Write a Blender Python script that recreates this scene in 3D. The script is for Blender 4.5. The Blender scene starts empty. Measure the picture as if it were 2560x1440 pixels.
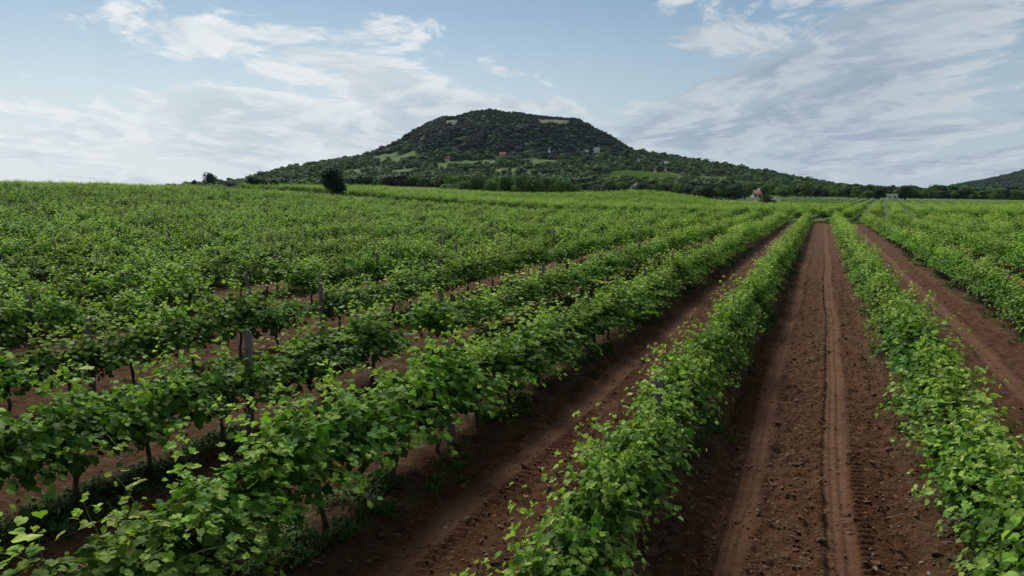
import bpy, math, random
import numpy as np
from mathutils import Vector, Matrix

# ------------------------------------------------------------------ camera
SC = bpy.context.scene
COL = SC.collection
H = 3.4                                   # drone height above the vineyard floor
FPX = 1762.0                              # focal length in photo pixels (2560 wide)
PITCH = math.atan(230 / FPX)
YAW = math.atan(777 / math.hypot(FPX, 230))
cd = bpy.data.cameras.new('camera')
cd.sensor_width = 36.0
cd.lens = 36.0 * FPX / 2560
cd.clip_start = 0.05
cd.clip_end = 20000
cam = bpy.data.objects.new('camera', cd)
cam.location = (0, 0, H)
cam.rotation_euler = (math.pi / 2 - PITCH, 0, YAW)
COL.objects.link(cam)
SC.camera = cam
FWD = np.array([-math.sin(YAW) * math.cos(PITCH), math.cos(YAW) * math.cos(PITCH), -math.sin(PITCH)])
RGT = np.array([math.cos(YAW), math.sin(YAW), 0.0])
UPV = np.cross(RGT, FWD)
HEAD = np.array([-math.sin(YAW), math.cos(YAW), 0.0])
EYE = np.array([0, 0, H])

# ------------------------------------------------------------------ world, sun, exposure
SUN_AZ = -26.0          # degrees to the left of the view heading (minus = left)
SUN_EL = 50.0
SUN_STRENGTH = 4.8
SUN_ANGLE = 22.0
SKY_STRENGTH = 0.09
EXPOSURE = 0.0
CLOUD_SHIFT = (0.0, 0.0, 0.0)
# cloud banks: azimuth from the view heading, elevation, widths, amount, tilt (radians)
CLOUD_BLOBS = [(0.06, 0.25, 0.14, 0.10, -0.28, 0), (-0.58, 0.23, 0.20, 0.065, -0.24, 0), (-0.15, 0.265, 0.2, 0.030, -0.18, 0),
               (-0.40, 0.198, 0.125, 0.030, 0.20, -0.12), (-0.22, 0.165, 0.10, 0.032, 0.13, -0.3),
               (-0.10, 0.118, 0.12, 0.028, 0.15, -0.1), (-0.38, 0.085, 0.36, 0.042, 0.13, 0),
               (0.48, 0.22, 0.26, 0.13, 0.12, 0.25), (0.30, 0.09, 0.45, 0.06, 0.10, 0), (0.03, 0.17, 0.12, 0.02, 0.07, 0.1),
               (-0.38, 0.150, 0.17, 0.018, -0.17, -0.1), (-0.62, 0.15, 0.16, 0.03, -0.08, 0), (-0.02, 0.146, 0.16, 0.014, -0.06, 0)]
_az = YAW - math.radians(SUN_AZ)           # angle counter-clockwise from +Y
SUN_DIR = np.array([-math.sin(_az) * math.cos(math.radians(SUN_EL)),
                    math.cos(_az) * math.cos(math.radians(SUN_EL)), math.sin(math.radians(SUN_EL))])
vs = SC.view_settings
vs.view_transform = 'Standard'
vs.look = 'None'
vs.gamma = 1.0
vs.exposure = EXPOSURE
vs.use_curve_mapping = False
SC.cycles.use_denoising = True
SC.cycles.max_bounces = 6
SC.cycles.diffuse_bounces = 3
SC.cycles.glossy_bounces = 2
SC.cycles.transmission_bounces = 3
SC.cycles.volume_bounces = 0
SC.cycles.use_adaptive_sampling = True
SC.cycles.adaptive_threshold = 0.015


class NT:
    """small helper round a node tree"""
    def __init__(self, tree):
        self.t = tree
        self.n = tree.nodes
        self.n.clear()

    def new(self, typ, **kw):
        nd = self.n.new(typ)
        for k, v in kw.items():
            setattr(nd, k, v)
        return nd

    def put(self, sock, v):
        if isinstance(v, bpy.types.NodeSocket):
            self.t.links.new(v, sock)
        elif v is not None:
            sock.default_value = v

    def math(self, op, a, b=None, c=None, clamp=False):
        nd = self.new('ShaderNodeMath', operation=op, use_clamp=clamp)
        for s, v in zip(nd.inputs, (a, b, c)):
            self.put(s, v)
        return nd.outputs[0]

    def vmath(self, op, a, b=None, out=0):
        nd = self.new('ShaderNodeVectorMath', operation=op)
        self.put(nd.inputs[0], a)
        if b is not None:
            self.put(nd.inputs[1], b)
        return nd.outputs['Value'] if op in ('DOT_PRODUCT', 'LENGTH', 'DISTANCE') else nd.outputs[0]

    def noise(self, vec, scale, detail=6, rough=0.55, lac=2.0, dist=0.0, color=False):
        nd = self.new('ShaderNodeTexNoise')
        self.put(nd.inputs['Vector'], vec)
        nd.inputs['Scale'].default_value = scale
        nd.inputs['Detail'].default_value = detail
        nd.inputs['Roughness'].default_value = rough
        nd.inputs['Lacunarity'].default_value = lac
        nd.inputs['Distortion'].default_value = dist
        return nd.outputs['Color'] if color else nd.outputs['Fac']

    def smooth(self, x, a, b, lo=0.0, hi=1.0):
        nd = self.new('ShaderNodeMapRange', interpolation_type='SMOOTHSTEP')
        self.put(nd.inputs[0], x)
        for i, v in enumerate((a, b, lo, hi)):
            self.put(nd.inputs[i + 1], v)
        return nd.outputs[0]

    def mix(self, f, a, b, mode='MIX'):
        nd = self.new('ShaderNodeMix', data_type='RGBA', blend_type=mode)
        self.put(nd.inputs[0], f)
        self.put(nd.inputs[6], a)
        self.put(nd.inputs[7], b)
        return nd.outputs[2]

    def ramp(self, f, stops):
        nd = self.new('ShaderNodeValToRGB')
        cr = nd.color_ramp
        while len(cr.elements) < len(stops):
            cr.elements.new(0.5)
        for e, (p, c) in zip(cr.elements, stops):
            e.position = p
            e.color = (*c, 1)
        self.put(nd.inputs[0], f)
        return nd.outputs[0]

    def attr(self, name):
        nd = self.new('ShaderNodeAttribute', attribute_name=name)
        return nd.outputs['Fac']


def rgb(r, g, b):
    return (r, g, b, 1.0)


def build_world():
    w = bpy.data.worlds.new('World')
    SC.world = w
    w.use_nodes = True
    t = NT(w.node_tree)
    out = t.new('ShaderNodeOutputWorld')
    bg = t.new('ShaderNodeBackground')
    t.t.links.new(bg.outputs[0], out.inputs[0])
    sky = t.new('ShaderNodeTexSky', sky_type='NISHITA')
    sky.sun_disc = False
    sky.sun_elevation = math.radians(SUN_EL)
    sky.sun_rotation = math.atan2(SUN_DIR[0], SUN_DIR[1])
    sky.altitude = 150
    sky.air_density = 1.0
    sky.dust_density = 0.6
    sky.ozone_density = 1.5
    skyc = t.mix(1.0, sky.outputs[0], rgb(SKY_STRENGTH * .90, SKY_STRENGTH * .955, SKY_STRENGTH * .90), 'MULTIPLY')
    d = t.new('ShaderNodeTexCoord').outputs['Generated']
    a = t.vmath('DOT_PRODUCT', d, tuple(RGT))
    b = t.vmath('DOT_PRODUCT', d, tuple(HEAD))
    z = t.vmath('DOT_PRODUCT', d, (0, 0, 1))
    az = t.math('ARCTAN2', a, b)
    el = t.math('ARCSINE', z)
    zc = t.math('MAXIMUM', z, 0.0)
    k = t.math('DIVIDE', 1.0, t.math('ADD', zc, 0.13))
    comb = t.new('ShaderNodeCombineXYZ')
    t.put(comb.inputs[0], t.math('MULTIPLY', a, k))
    t.put(comb.inputs[1], t.math('MULTIPLY', b, k))
    t.put(comb.inputs[2], t.math('MULTIPLY', el, 1.4))
    p = comb.outputs[0]
    # cloud layer, seen in perspective
    wv = t.vmath('SUBTRACT', t.noise(p, 0.9, 2, color=True), (.5, .5, .5))
    ws = t.new('ShaderNodeVectorMath', operation='SCALE')
    t.put(ws.inputs[0], wv)
    ws.inputs['Scale'].default_value = 0.8
    mp = t.new('ShaderNodeMapping')
    mp.inputs['Rotation'].default_value = (0, 0, math.radians(28))
    mp.inputs['Scale'].default_value = (1.05, 0.78, 1.0)
    mp.inputs['Location'].default_value = CLOUD_SHIFT
    t.put(mp.inputs['Vector'], t.vmath('ADD', p, ws.outputs[0]))
    cp = mp.outputs[0]
    n1 = t.noise(cp, 1.7, 9, 0.64)
    n2 = t.noise(t.vmath('ADD', cp, (0.10, 0.075, 0.02)), 1.7, 5, 0.6)
    soft = t.noise(cp, 0.7, 1, 0.5)

    def blob(s0, e0, ss, se, amp, tilt=0.0):
        ds = t.math('SUBTRACT', az, s0)
        de = t.math('SUBTRACT', t.math('SUBTRACT', el, e0), t.math('MULTIPLY', ds, tilt))
        q = t.math('ADD', t.math('MULTIPLY', t.math('MULTIPLY', ds, ds), 1 / ss ** 2), t.math('MULTIPLY', t.math('MULTIPLY', de, de), 1 / se ** 2))
        return t.math('MULTIPLY', t.math('EXPONENT', t.math('MULTIPLY', q, -1.0)), amp)

    cov = None
    for bl in CLOUD_BLOBS:
        v = blob(*bl)
        cov = v if cov is None else t.math('ADD', cov, v)
    dens0 = t.math('ADD', t.math('MULTIPLY_ADD', n1, 1.25, -0.125 - 0.05), t.math('ADD', t.math('MULTIPLY', soft, 0.1), cov))
    dens = t.smooth(dens0, 0.46, 0.59)
    thick = t.smooth(dens0, 0.52, 0.80)
    lit = t.smooth(t.math('SUBTRACT', n1, n2), -0.09, 0.09)
    # clouds towards the sun scatter more light to the eye
    toward = t.smooth(t.math('ADD', t.vmath('DOT_PRODUCT', d, tuple(SUN_DIR)), t.math('MULTIPLY', a, -0.25)), 0.42, 0.90)
    bright = t.mix(toward, rgb(0.57, 0.63, 0.68), rgb(0.86, 0.885, 0.89))
    shade = t.mix(toward, rgb(0.29, 0.37, 0.48), rgb(0.56, 0.65, 0.71))
    lf = t.math('ADD', t.math('MULTIPLY', lit, 0.7), t.math('MULTIPLY', t.math('SUBTRACT', 1.0, thick), 0.3))
    cl = t.mix(lf, shade, bright)
    # thin veil low over the horizon
    veil = t.smooth(el, 0.28, 0.0, 0.03, 0.9)
    veilc = t.mix(toward, rgb(0.46, 0.55, 0.64), rgb(0.77, 0.83, 0.855))
    sk = t.mix(veil, skyc, veilc)
    fin = t.mix(t.math('MULTIPLY', dens, 0.94), sk, cl)
    t.put(bg.inputs['Color'], fin)
    bg.inputs['Strength'].default_value = 1.0


build_world()
sl = bpy.data.lights.new('sun', 'SUN')
sl.energy = SUN_STRENGTH
sl.angle = math.radians(SUN_ANGLE)
sl.color = (1.0, 0.96, 0.9)
sun = bpy.data.objects.new('sun', sl)
sun.rotation_euler = Vector(tuple(SUN_DIR)).to_track_quat('Z', 'Y').to_euler()
sun.location = (0, 0, 60)
COL.objects.link(sun)

# ------------------------------------------------------------------ helpers
RNG = np.random.default_rng(11)


def ray(px, py):
    d = FWD + RGT * (px - 1280) / FPX - UPV * (py - 720) / FPX
    return d


def pt(px, py, t):
    return EYE + ray(px, py) * t


def project(P):
    v = np.asarray(P) - EYE
    zc = v @ FWD
    zs = np.where(np.abs(zc) < 1e-6, 1e-6, zc)
    return 1280 + FPX * (v @ RGT) / zs, 720 - FPX * (v @ UPV) / zs, zc


def sstep(a, b, x):
    t = np.clip((x - a) / (b - a), 0, 1)
    return t * t * (3 - 2 * t)


def _hash(ix, iy, seed):
    h = (ix.astype(np.int64) * 374761393 + iy.astype(np.int64) * 668265263 + seed * 2246822519) & 0xFFFFFFFF
    h = ((h ^ (h >> 13)) * 1274126177) & 0xFFFFFFFF
    h = h ^ (h >> 16)
    return (h & 0xFFFF) / 65535.0


def vnoise(x, y, seed=0):
    ix = np.floor(x); iy = np.floor(y)
    fx = x - ix; fy = y - iy
    fx = fx * fx * (3 - 2 * fx); fy = fy * fy * (3 - 2 * fy)
    a = _hash(ix, iy, seed); b = _hash(ix + 1, iy, seed)
    c = _hash(ix, iy + 1, seed); d = _hash(ix + 1, iy + 1, seed)
    return (a + (b - a) * fx) * (1 - fy) + (c + (d - c) * fx) * fy - 0.5


def fbm(x, y, oct=4, seed=0, gain=0.5):
    s = 0; amp = 1.0
    for o in range(oct):
        s = s + vnoise(x * 2 ** o + 17.3 * o, y * 2 ** o - 9.1 * o, seed + o) * amp
        amp *= gain
    return s


def new_mesh(name, verts, faces, mats=(), attrs=None, smooth=False, matidx=None):
    me = bpy.data.meshes.new(name)
    verts = np.asarray(verts, dtype=np.float32)
    faces = np.asarray(faces, dtype=np.int32)
    me.vertices.add(len(verts))
    me.vertices.foreach_set('co', verts.ravel())
    nf, k = faces.shape
    me.loops.add(nf * k)
    me.loops.foreach_set('vertex_index', faces.ravel())
    me.polygons.add(nf)
    me.polygons.foreach_set('loop_start', np.arange(nf, dtype=np.int32) * k)
    me.polygons.foreach_set('loop_total', np.full(nf, k, dtype=np.int32))
    if matidx is not None:
        me.polygons.foreach_set('material_index', np.asarray(matidx, dtype=np.int32))
    me.polygons.foreach_set('use_smooth', np.full(nf, smooth, dtype=bool))
    for kk, v in (attrs or {}).items():
        at = me.attributes.new(kk, 'FLOAT', 'POINT')
        at.data.foreach_set('value', np.asarray(v, dtype=np.float32))
    for m in mats:
        me.materials.append(m)
    me.update(calc_edges=True)
    return me


def obj(name, me, parent=None, loc=None, rot=None, scale=None):
    o = bpy.data.objects.new(name, me)
    if loc is not None:
        o.location = loc
    if rot is not None:
        o.rotation_euler = rot
    if scale is not None:
        o.scale = scale
    o.parent = parent
    COL.objects.link(o)
    return o


def tag(o, label=None, cat=None, group=None, kind=None):
    if label:
        o['label'] = label
    if cat:
        o['category'] = cat
    if group:
        o['group'] = group
    if kind:
        o['kind'] = kind
    return o


class MB:
    """collects boxes and prisms as triangles/quads (fan faces) into one mesh"""
    def __init__(self):
        self.v = []
        self.f = []

    def add(self, vs, fs):
        o = len(self.v)
        self.v += [tuple(map(float, v)) for v in vs]
        self.f += [tuple(i + o for i in f) for f in fs]
        return self

    def box(self, lo, hi):
        x0, y0, z0 = lo; x1, y1, z1 = hi
        return self.add([(x0, y0, z0), (x1, y0, z0), (x1, y1, z0), (x0, y1, z0), (x0, y0, z1), (x1, y0, z1), (x1, y1, z1), (x0, y1, z1)],
                        [(3, 2, 1, 0), (4, 5, 6, 7), (0, 1, 5, 4), (1, 2, 6, 5), (2, 3, 7, 6), (3, 0, 4, 7)])

    def mesh(self, name, mat):
        me = bpy.data.meshes.new(name)
        me.from_pydata(self.v, [], self.f)
        me.materials.append(mat)
        me.update()
        return me


def tube(pts, rad, n=6, cap=True):
    """returns verts, tris of a tube round a polyline"""
    pts = np.asarray(pts, float); rad = np.asarray(rad, float)
    m = len(pts)
    tang = np.gradient(pts, axis=0)
    tang /= np.linalg.norm(tang, axis=1)[:, None] + 1e-9
    ref = np.array([0.3, 0.9, 0.1]) if abs(tang[0] @ np.array([0.3, 0.9, 0.1])) < 0.85 else np.array([0.9, 0.1, 0.3])
    u = np.cross(tang, ref); u /= np.linalg.norm(u, axis=1)[:, None] + 1e-9
    w = np.cross(tang, u)
    ang = np.arange(n) / n * 2 * math.pi
    V = (pts[:, None, :] + rad[:, None, None] * (np.cos(ang)[None, :, None] * u[:, None, :] + np.sin(ang)[None, :, None] * w[:, None, :])).reshape(-1, 3)
    F = []
    for i in range(m - 1):
        for j in range(n):
            a = i * n + j; b = i * n + (j + 1) % n
            F += [(a, b, b + n), (a, b + n, a + n)]
    V = list(V)
    if cap:
        V.append(pts[-1]); c = len(V) - 1
        for j in range(n):
            F.append(((m - 1) * n + j, (m - 1) * n + (j + 1) % n, c))
    return np.array(V), np.array(F)


def join(parts):
    V = []; F = []; o = 0
    for v, f in parts:
        V.append(v); F.append(f + o); o += len(v)
    return np.concatenate(V), np.concatenate(F)


# ------------------------------------------------------------------ terrain
ROW_X0, ROW_DX = 1.65, 3.1                      # vine rows run along +Y
ROW_END = 96.0
ROW_FIX = {0: 1.58, 1: -1.55, 2: -4.42, 3: -7.3}


def row_x(k):
    return ROW_FIX.get(k, ROW_X0 - ROW_DX * k)


def base_z(X):
    return 4.7 / (1 + np.exp(-(-X - 72) / 17.0)) - 0.08


_ctrl = []
for px, py, t in [(880, 482, 170), (1000, 492, 165), (1150, 505, 165), (1300, 514, 165), (1430, 516, 165), (1530, 516, 165), (1630, 514, 165), (1750, 518, 165), (1915, 523, 165), (2230, 525, 165), (1000, 482, 215), (1000, 474, 300), (1150, 489, 240), (1300, 503, 250), (1430, 503, 250),
                  (1530, 500, 235), (1630, 491, 225), (1700, 499, 220), (1750, 509, 220), (1915, 516, 210), (2100, 519, 200),
                  (2230, 519, 200), (2400, 517, 200), (2560, 514, 220), (1300, 487, 350), (1600, 487, 350), (1800, 496, 350),
                  (2000, 500, 350), (2230, 500, 380), (2560, 501, 400), (1000, 467, 500), (1300, 471, 550), (1600, 476, 550),
                  (1900, 486, 550), (2230, 495, 600), (2560, 497, 600), (200, 478, 250), (500, 473, 230), (500, 482, 450),
                  (0, 500, 450), (700, 471, 230), (700, 472, 450), (-400, 490, 400), (3000, 505, 500),
                  (0, 490, 1500), (700, 486, 1500), (1280, 482, 1500), (2000, 486, 1500), (2560, 488, 1500), (3200, 490, 1500),
                  (0, 490, 3500), (1280, 487, 3500), (2560, 489, 3500)]:
    _ctrl.append(pt(px, py, t))
for X in (-165, -140, -120, -100, -85, -70, -55, -40, -25, -10, 5, 20, 40, 70):
    for Y in (106,):
        _ctrl.append(np.array([X, Y, base_z(np.array(float(X)))]))
_ctrl = np.array(_ctrl)


def _kern(dx, dy):
    return np.sqrt(dx * dx + dy * dy + 14.0 ** 2)


_A = _kern(_ctrl[:, None, 0] - _ctrl[None, :, 0], _ctrl[:, None, 1] - _ctrl[None, :, 1])
_n = len(_ctrl)
_M = np.zeros((_n + 1, _n + 1)); _M[:_n, :_n] = _A; _M[:_n, _n] = 1; _M[_n, :_n] = 1
_W = np.linalg.solve(_M, np.concatenate([_ctrl[:, 2], [0]]))


def far_z(X, Y):
    X = np.asarray(X, float); Y = np.asarray(Y, float)
    s = np.full(np.broadcast(X, Y).shape, _W[_n])
    for i in range(_n):
        s = s + _W[i] * _kern(X - _ctrl[i, 0], Y - _ctrl[i, 1])
    return np.clip(s, -6, 22)


def terrain(X, Y):
    X = np.asarray(X, float); Y = np.asarray(Y, float)
    w = sstep(98.0, 112.0, Y)
    z = base_z(X) * (1 - w)
    if np.any(w > 0):
        z = z + far_z(X, Y) * w
    return z + 0.15 * fbm(X / 23.0, Y / 23.0, 2, 5) * sstep(12, 40, np.abs(X) + Y * 0.4)


def row_offset(X):
    """signed distance to the nearest vine row"""
    k = np.round((ROW_X0 - X) / ROW_DX)
    best = X - (ROW_X0 - ROW_DX * k)
    for kk, xx in ROW_FIX.items():
        d = X - xx
        best = np.where(k == kk, d, best)
    return best


RUTS = [(-0.65, 0.105), (0.37, 0.125), (-3.42, 0.13), (-2.35, 0.12), (3.42, 0.15), (2.55, 0.12), (-5.9, .11), (-6.7, .11)]


def rut_wave(Y, i):
    return 0.035 * np.sin(Y * 0.31 + i * 1.7) + 0.014 * np.sin(Y * 0.83 + i * 2.9)


def micro(X, Y):
    """soil relief, compact mask and weed mask round the near rows"""
    a = row_offset(X)
    inb = sstep(ROW_END + 3.5, ROW_END + 1.0, Y)
    near = sstep(70, 30, Y) * sstep(34, 20, np.abs(X))
    edge = 0.47 + 0.10 * fbm(Y / 0.55, np.round(a * 0 + X / 3.1), 3, 31)
    strip = sstep(edge + 0.10, edge - 0.06, np.abs(a))
    berm = 0.07 * strip
    ledge = 0.10 * sstep(-0.88, -0.99, X + 0.10 * fbm(Y / 0.45, Y * 0, 3, 77)) * sstep(-1.75, -1.4, X) * sstep(40, 18, Y)
    till = 0.085 * fbm(X / 0.20, Y / 0.20, 4, 3, 0.66) + 0.05 * fbm(X / 1.1, Y / 1.6, 2, 9)
    till = till * (1 - 0.25 * strip)
    comp = np.zeros_like(X); z = berm + ledge + till * inb
    for i, (rx, rw) in enumerate(RUTS):
        u = X - rx - rut_wave(Y, i)
        m = sstep(rw + 0.06, rw - 0.02, np.abs(u)) * inb
        ribs = 0.012 * np.cos(u / rw * math.pi * 2.6) + 0.004 * np.sign(np.sin(Y / 0.035)) * (np.abs(u) < rw)
        z = z * (1 - 0.88 * m) + m * (-0.035 + ribs)
        lip = np.exp(-((np.abs(u) - rw - 0.07) / 0.05) ** 2) * 0.022 * inb
        z = z + lip
        comp = np.maximum(comp, m)
        # older lug prints beside the wheel
        sgn = 1 if i in (1, 2, 4) else -1
        c = rx + sgn * 0.31
        v = X - c - rut_wave(Y, i)
        band = sstep(0.19, 0.13, np.abs(v)) * inb * sstep(0.25, -0.05, fbm(Y / 2.2, Y * 0 + i, 2, 40 + i) - 0.1)
        ph = (Y + np.abs(v) * 0.35 * sgn) / 0.125 + 0.35 * fbm(Y / .5, X / .5, 2, 55)
        lug = np.maximum(0, np.sin(ph * 2 * math.pi)) ** 0.7
        z = z * (1 - 0.85 * band) + band * (0.060 * lug - 0.04)
    comp = comp * (0.75 + 0.5 * fbm(X / 0.3, Y / 0.6, 2, 12))
    return z * near, comp * sstep(60, 30, np.abs(X)), strip * inb


def ground_z(X, Y):
    X = np.asarray(X, float); Y = np.asarray(Y, float)
    return terrain(X, Y) + micro(X, Y)[0]


def axis_lines(segs):
    out = []
    for a, b, step in segs:
        n = max(1, int(round((b - a) / step)))
        out.append(np.linspace(a, b, n, endpoint=False))
    return np.unique(np.round(np.concatenate(out), 4))


def geo(a, b, g):
    n = int(math.log(b / a) / math.log(1 + g))
    return a * (b / a) ** (np.arange(n) / n)


# ---- hill
HC = pt(1280, 490, 1300.0)
HU, HV = RGT, HEAD


def prof(tab):
    t = np.array(tab, float)
    return t[:, 0], t[:, 1]


def sk(tab, sgn):
    r = [0.0]; z = [152.0]
    for px, py in tab:
        r.append(sgn * (px - 1280) / FPX * 1300); z.append(H + (490 - py) / FPX * 1300 - 6)
    r += [r[-1] + 90, r[-1] + 260]; z += [z[-1] - 14, z[-1] - 40]
    return np.array(r), np.array(z)


PL = sk([(1225, 273), (1180, 279), (1140, 292), (1105, 297), (1070, 312), (1040, 330), (1000, 357), (930, 388), (870, 399), (800, 414),
         (735, 426), (700, 438), (650, 456), (560, 466)], -1)
PR = sk([(1290, 280), (1340, 290), (1430, 298), (1450, 304), (1480, 322), (1520, 345), (1580, 378), (1700, 402), (1800, 418), (1880, 435),
         (1950, 450), (2020, 465), (2080, 475), (2150, 483)], 1)
PF = prof([(0, 152), (60, 141), (95, 127), (130, 108), (160, 90), (200, 68), (240, 56), (300, 45), (400, 30), (500, 18), (600, 9), (700, 0), (860, -30)])


def hill_uv(X, Y):
    dx = X - HC[0]; dy = Y - HC[1]
    return dx * HU[0] + dy * HU[1], dx * HV[0] + dy * HV[1]


def hill_h(X, Y):
    X = np.asarray(X, float); Y = np.asarray(Y, float)
    u, v = hill_uv(X, Y)
    r = np.hypot(u, v) + 1e-6
    c = u / r; s = v / r
    zl = np.interp(r, *PL); zr = np.interp(r, *PR); zf = np.interp(r, *PF)
    wl = np.where(c < 0, c * c, 0); wr = np.where(c > 0, c * c, 0); wf = np.where(s < 0, s * s, 0); wb = np.where(s > 0, s * s, 0)
    z = zl * wl + zr * wr + zf * wf + (0.5 * zl + 0.5 * zr) * wb
    steep = sstep(135, 185, r) * sstep(330, 220, r)
    ridge = fbm(np.arctan2(v, u) * 7, r / 160, 3, 21)
    return z + steep * 12 * ridge + sstep(160, 320, r) * 7 * fbm(X / 130, Y / 130, 3, 8)


H2C = pt(3150, 490, 2000.0)


def hill2_h(X, Y):
    r = np.hypot(X - H2C[0], Y - H2C[1])
    return 215 * np.exp(-(r / 545) ** 2) - 4 + 10 * fbm(X / 150, Y / 150, 3, 4) * sstep(900, 500, r)


def surf(X, Y):
    X = np.asarray(X, float); Y = np.asarray(Y, float)
    return np.maximum(np.maximum(terrain(X, Y), hill_h(X, Y)), hill2_h(X, Y))


_TS = np.concatenate([np.arange(60, 420, 1.0), np.arange(420, 2600, 3.0)])


def at(px, py, tmin=0):
    d = ray(px, py)
    P = EYE + _TS[:, None] * d
    below = (P[:, 2] < surf(P[:, 0], P[:, 1])) & (_TS > tmin)
    i = int(np.argmax(below)) if below.any() else len(_TS) - 1
    q = P[i]
    return np.array([q[0], q[1], float(surf(q[0], q[1]))])


def poly_world(pp, tmin=450):
    return np.array([at(x, y, tmin)[:2] for x, y in pp])


def in_poly(X, Y, poly):
    inside = np.zeros(np.shape(X), bool)
    n = len(poly)
    for i in range(n):
        x0, y0 = poly[i]; x1, y1 = poly[(i + 1) % n]
        cond = ((y0 > Y) != (y1 > Y)) & (X < (x1 - x0) * (Y - y0) / (y1 - y0 + 1e-12) + x0)
        inside ^= cond
    return inside


MEADOWS = [poly_world(p) for p in [
    [(925, 394), (980, 384), (1042, 379), (1045, 390), (1000, 404), (940, 406)],
    [(1085, 407), (1150, 401), (1240, 396), (1248, 408), (1150, 419), (1090, 424)],
    [(860, 426), (905, 422), (910, 438), (862, 443)],
    [(985, 425), (1050, 421), (1058, 436), (990, 441)],
    [(1540, 456), (1505, 448), (1525, 430), (1588, 429), (1690, 438), (1695, 456), (1640, 460)],
    [(1590, 430), (1700, 434), (1716, 446), (1692, 450)],
    [(1318, 404), (1392, 399), (1405, 412), (1330, 418)],
    [(1235, 423), (1310, 420), (1318, 433), (1240, 436)],
    [(1745, 441), (1830, 445), (1838, 458), (1750, 455)],
]]
TAN = [poly_world(p, 900) for p in [[(1108, 304), (1142, 299), (1152, 306), (1132, 316), (1112, 312)],
                                    [(1345, 299), (1425, 303), (1437, 310), (1400, 313), (1350, 308)]]]


# ------------------------------------------------------------------ materials
def mat(name):
    m = bpy.data.materials.new(name)
    m.use_nodes = True
    t = NT(m.node_tree)
    out = t.new('ShaderNodeOutputMaterial')
    return m, t, out


def simple_mat(name, color, rough=0.8, var=0.25, scale=8.0, bump=0.0, spec=0.3, obj_coord=True, bscale=None):
    m, t, out = mat(name)
    p = t.new('ShaderNodeBsdfPrincipled')
    c = t.new('ShaderNodeTexCoord').outputs['Object']
    n = t.noise(c, scale, 6, 0.6)
    col = t.mix(n, rgb(*[x * (1 - var) for x in color]), rgb(*[min(1, x * (1 + var)) for x in color]))
    t.put(p.inputs['Base Color'], col)
    p.inputs['Roughness'].default_value = rough
    p.inputs['Specular IOR Level'].default_value = spec
    if bump:
        b = t.new('ShaderNodeBump')
        b.inputs['Strength'].default_value = bump
        t.put(b.inputs['Height'], t.noise(c, bscale or scale * 3, 5, 0.6))
        t.put(p.inputs['Normal'], b.outputs[0])
    t.t.links.new(p.outputs[0], out.inputs[0])
    return m


def leaf_mat(name, stops, trans=0.35, rough=0.62, spec=0.14, hue=0.025, val=0.42, trans_tint=(1.0, 1.15, 0.45), vigour=0.0):
    m, t, out = mat(name)
    p = t.new('ShaderNodeBsdfPrincipled')
    col = t.ramp(t.attr('tint'), stops)
    oi = t.new('ShaderNodeObjectInfo')
    hs = t.new('ShaderNodeHueSaturation')
    vig = t.noise(t.new('ShaderNodeNewGeometry').outputs['Position'], vigour, 2, 0.6) if vigour else None
    t.put(hs.inputs['Hue'], t.math('MULTIPLY_ADD', oi.outputs['Random'], hue, 0.5 - hue / 2))
    t.put(hs.inputs['Value'], t.math('MULTIPLY_ADD', oi.outputs['Random'], val, 1 - val / 2))
    t.put(hs.inputs['Color'], col)
    col = hs.outputs[0]
    if vig is not None:
        col = t.mix(t.smooth(vig, 0.30, 0.70), t.mix(1.0, col, rgb(0.76, 0.84, 0.85), 'MULTIPLY'), t.mix(1.0, col, rgb(1.10, 1.10, 0.95), 'MULTIPLY'))
    t.put(p.inputs['Base Color'], col)
    p.inputs['Roughness'].default_value = rough
    p.inputs['Specular IOR Level'].default_value = spec
    tr = t.new('ShaderNodeBsdfTranslucent')
    t.put(tr.inputs[0], t.mix(1.0, col, rgb(*trans_tint), 'MULTIPLY'))
    mx = t.new('ShaderNodeMixShader')
    mx.inputs[0].default_value = trans
    t.t.links.new(p.outputs[0], mx.inputs[1])
    t.t.links.new(tr.outputs[0], mx.inputs[2])
    t.t.links.new(mx.outputs[0], out.inputs[0])
    return m


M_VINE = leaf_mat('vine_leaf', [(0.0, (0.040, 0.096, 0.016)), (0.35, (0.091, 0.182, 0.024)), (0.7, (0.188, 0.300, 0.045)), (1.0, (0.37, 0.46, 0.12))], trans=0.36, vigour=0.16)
M_TREE = leaf_mat('tree_leaf', [(0.0, (0.034, 0.078, 0.018)), (0.5, (0.062, 0.128, 0.026)), (1.0, (0.11, 0.185, 0.038))], trans=0.22, val=0.5, hue=0.04)
M_TREE_DARK = leaf_mat('tree_leaf_dark', [(0.0, (0.010, 0.024, 0.014)), (0.5, (0.015, 0.033, 0.018)), (1.0, (0.024, 0.046, 0.022))], trans=0.15, val=0.3, hue=0.04)
M_WEED = leaf_mat('weed_leaf', [(0.0, (0.035, 0.070, 0.018)), (0.6, (0.070, 0.125, 0.028)), (1.0, (0.18, 0.19, 0.07))], trans=0.25, val=0.4)
M_CANE = simple_mat('green_cane', (0.13, 0.15, 0.05), 0.6)
M_BARK = simple_mat('vine_bark', (0.075, 0.052, 0.040), 0.95, 0.5, 30, 0.6)
M_TRUNK = simple_mat('tree_bark', (0.06, 0.048, 0.038), 0.95, 0.4, 6, 0.4)
M_WIRE = simple_mat('steel_wire', (0.018, 0.018, 0.018), 0.9, spec=0.05)


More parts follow.
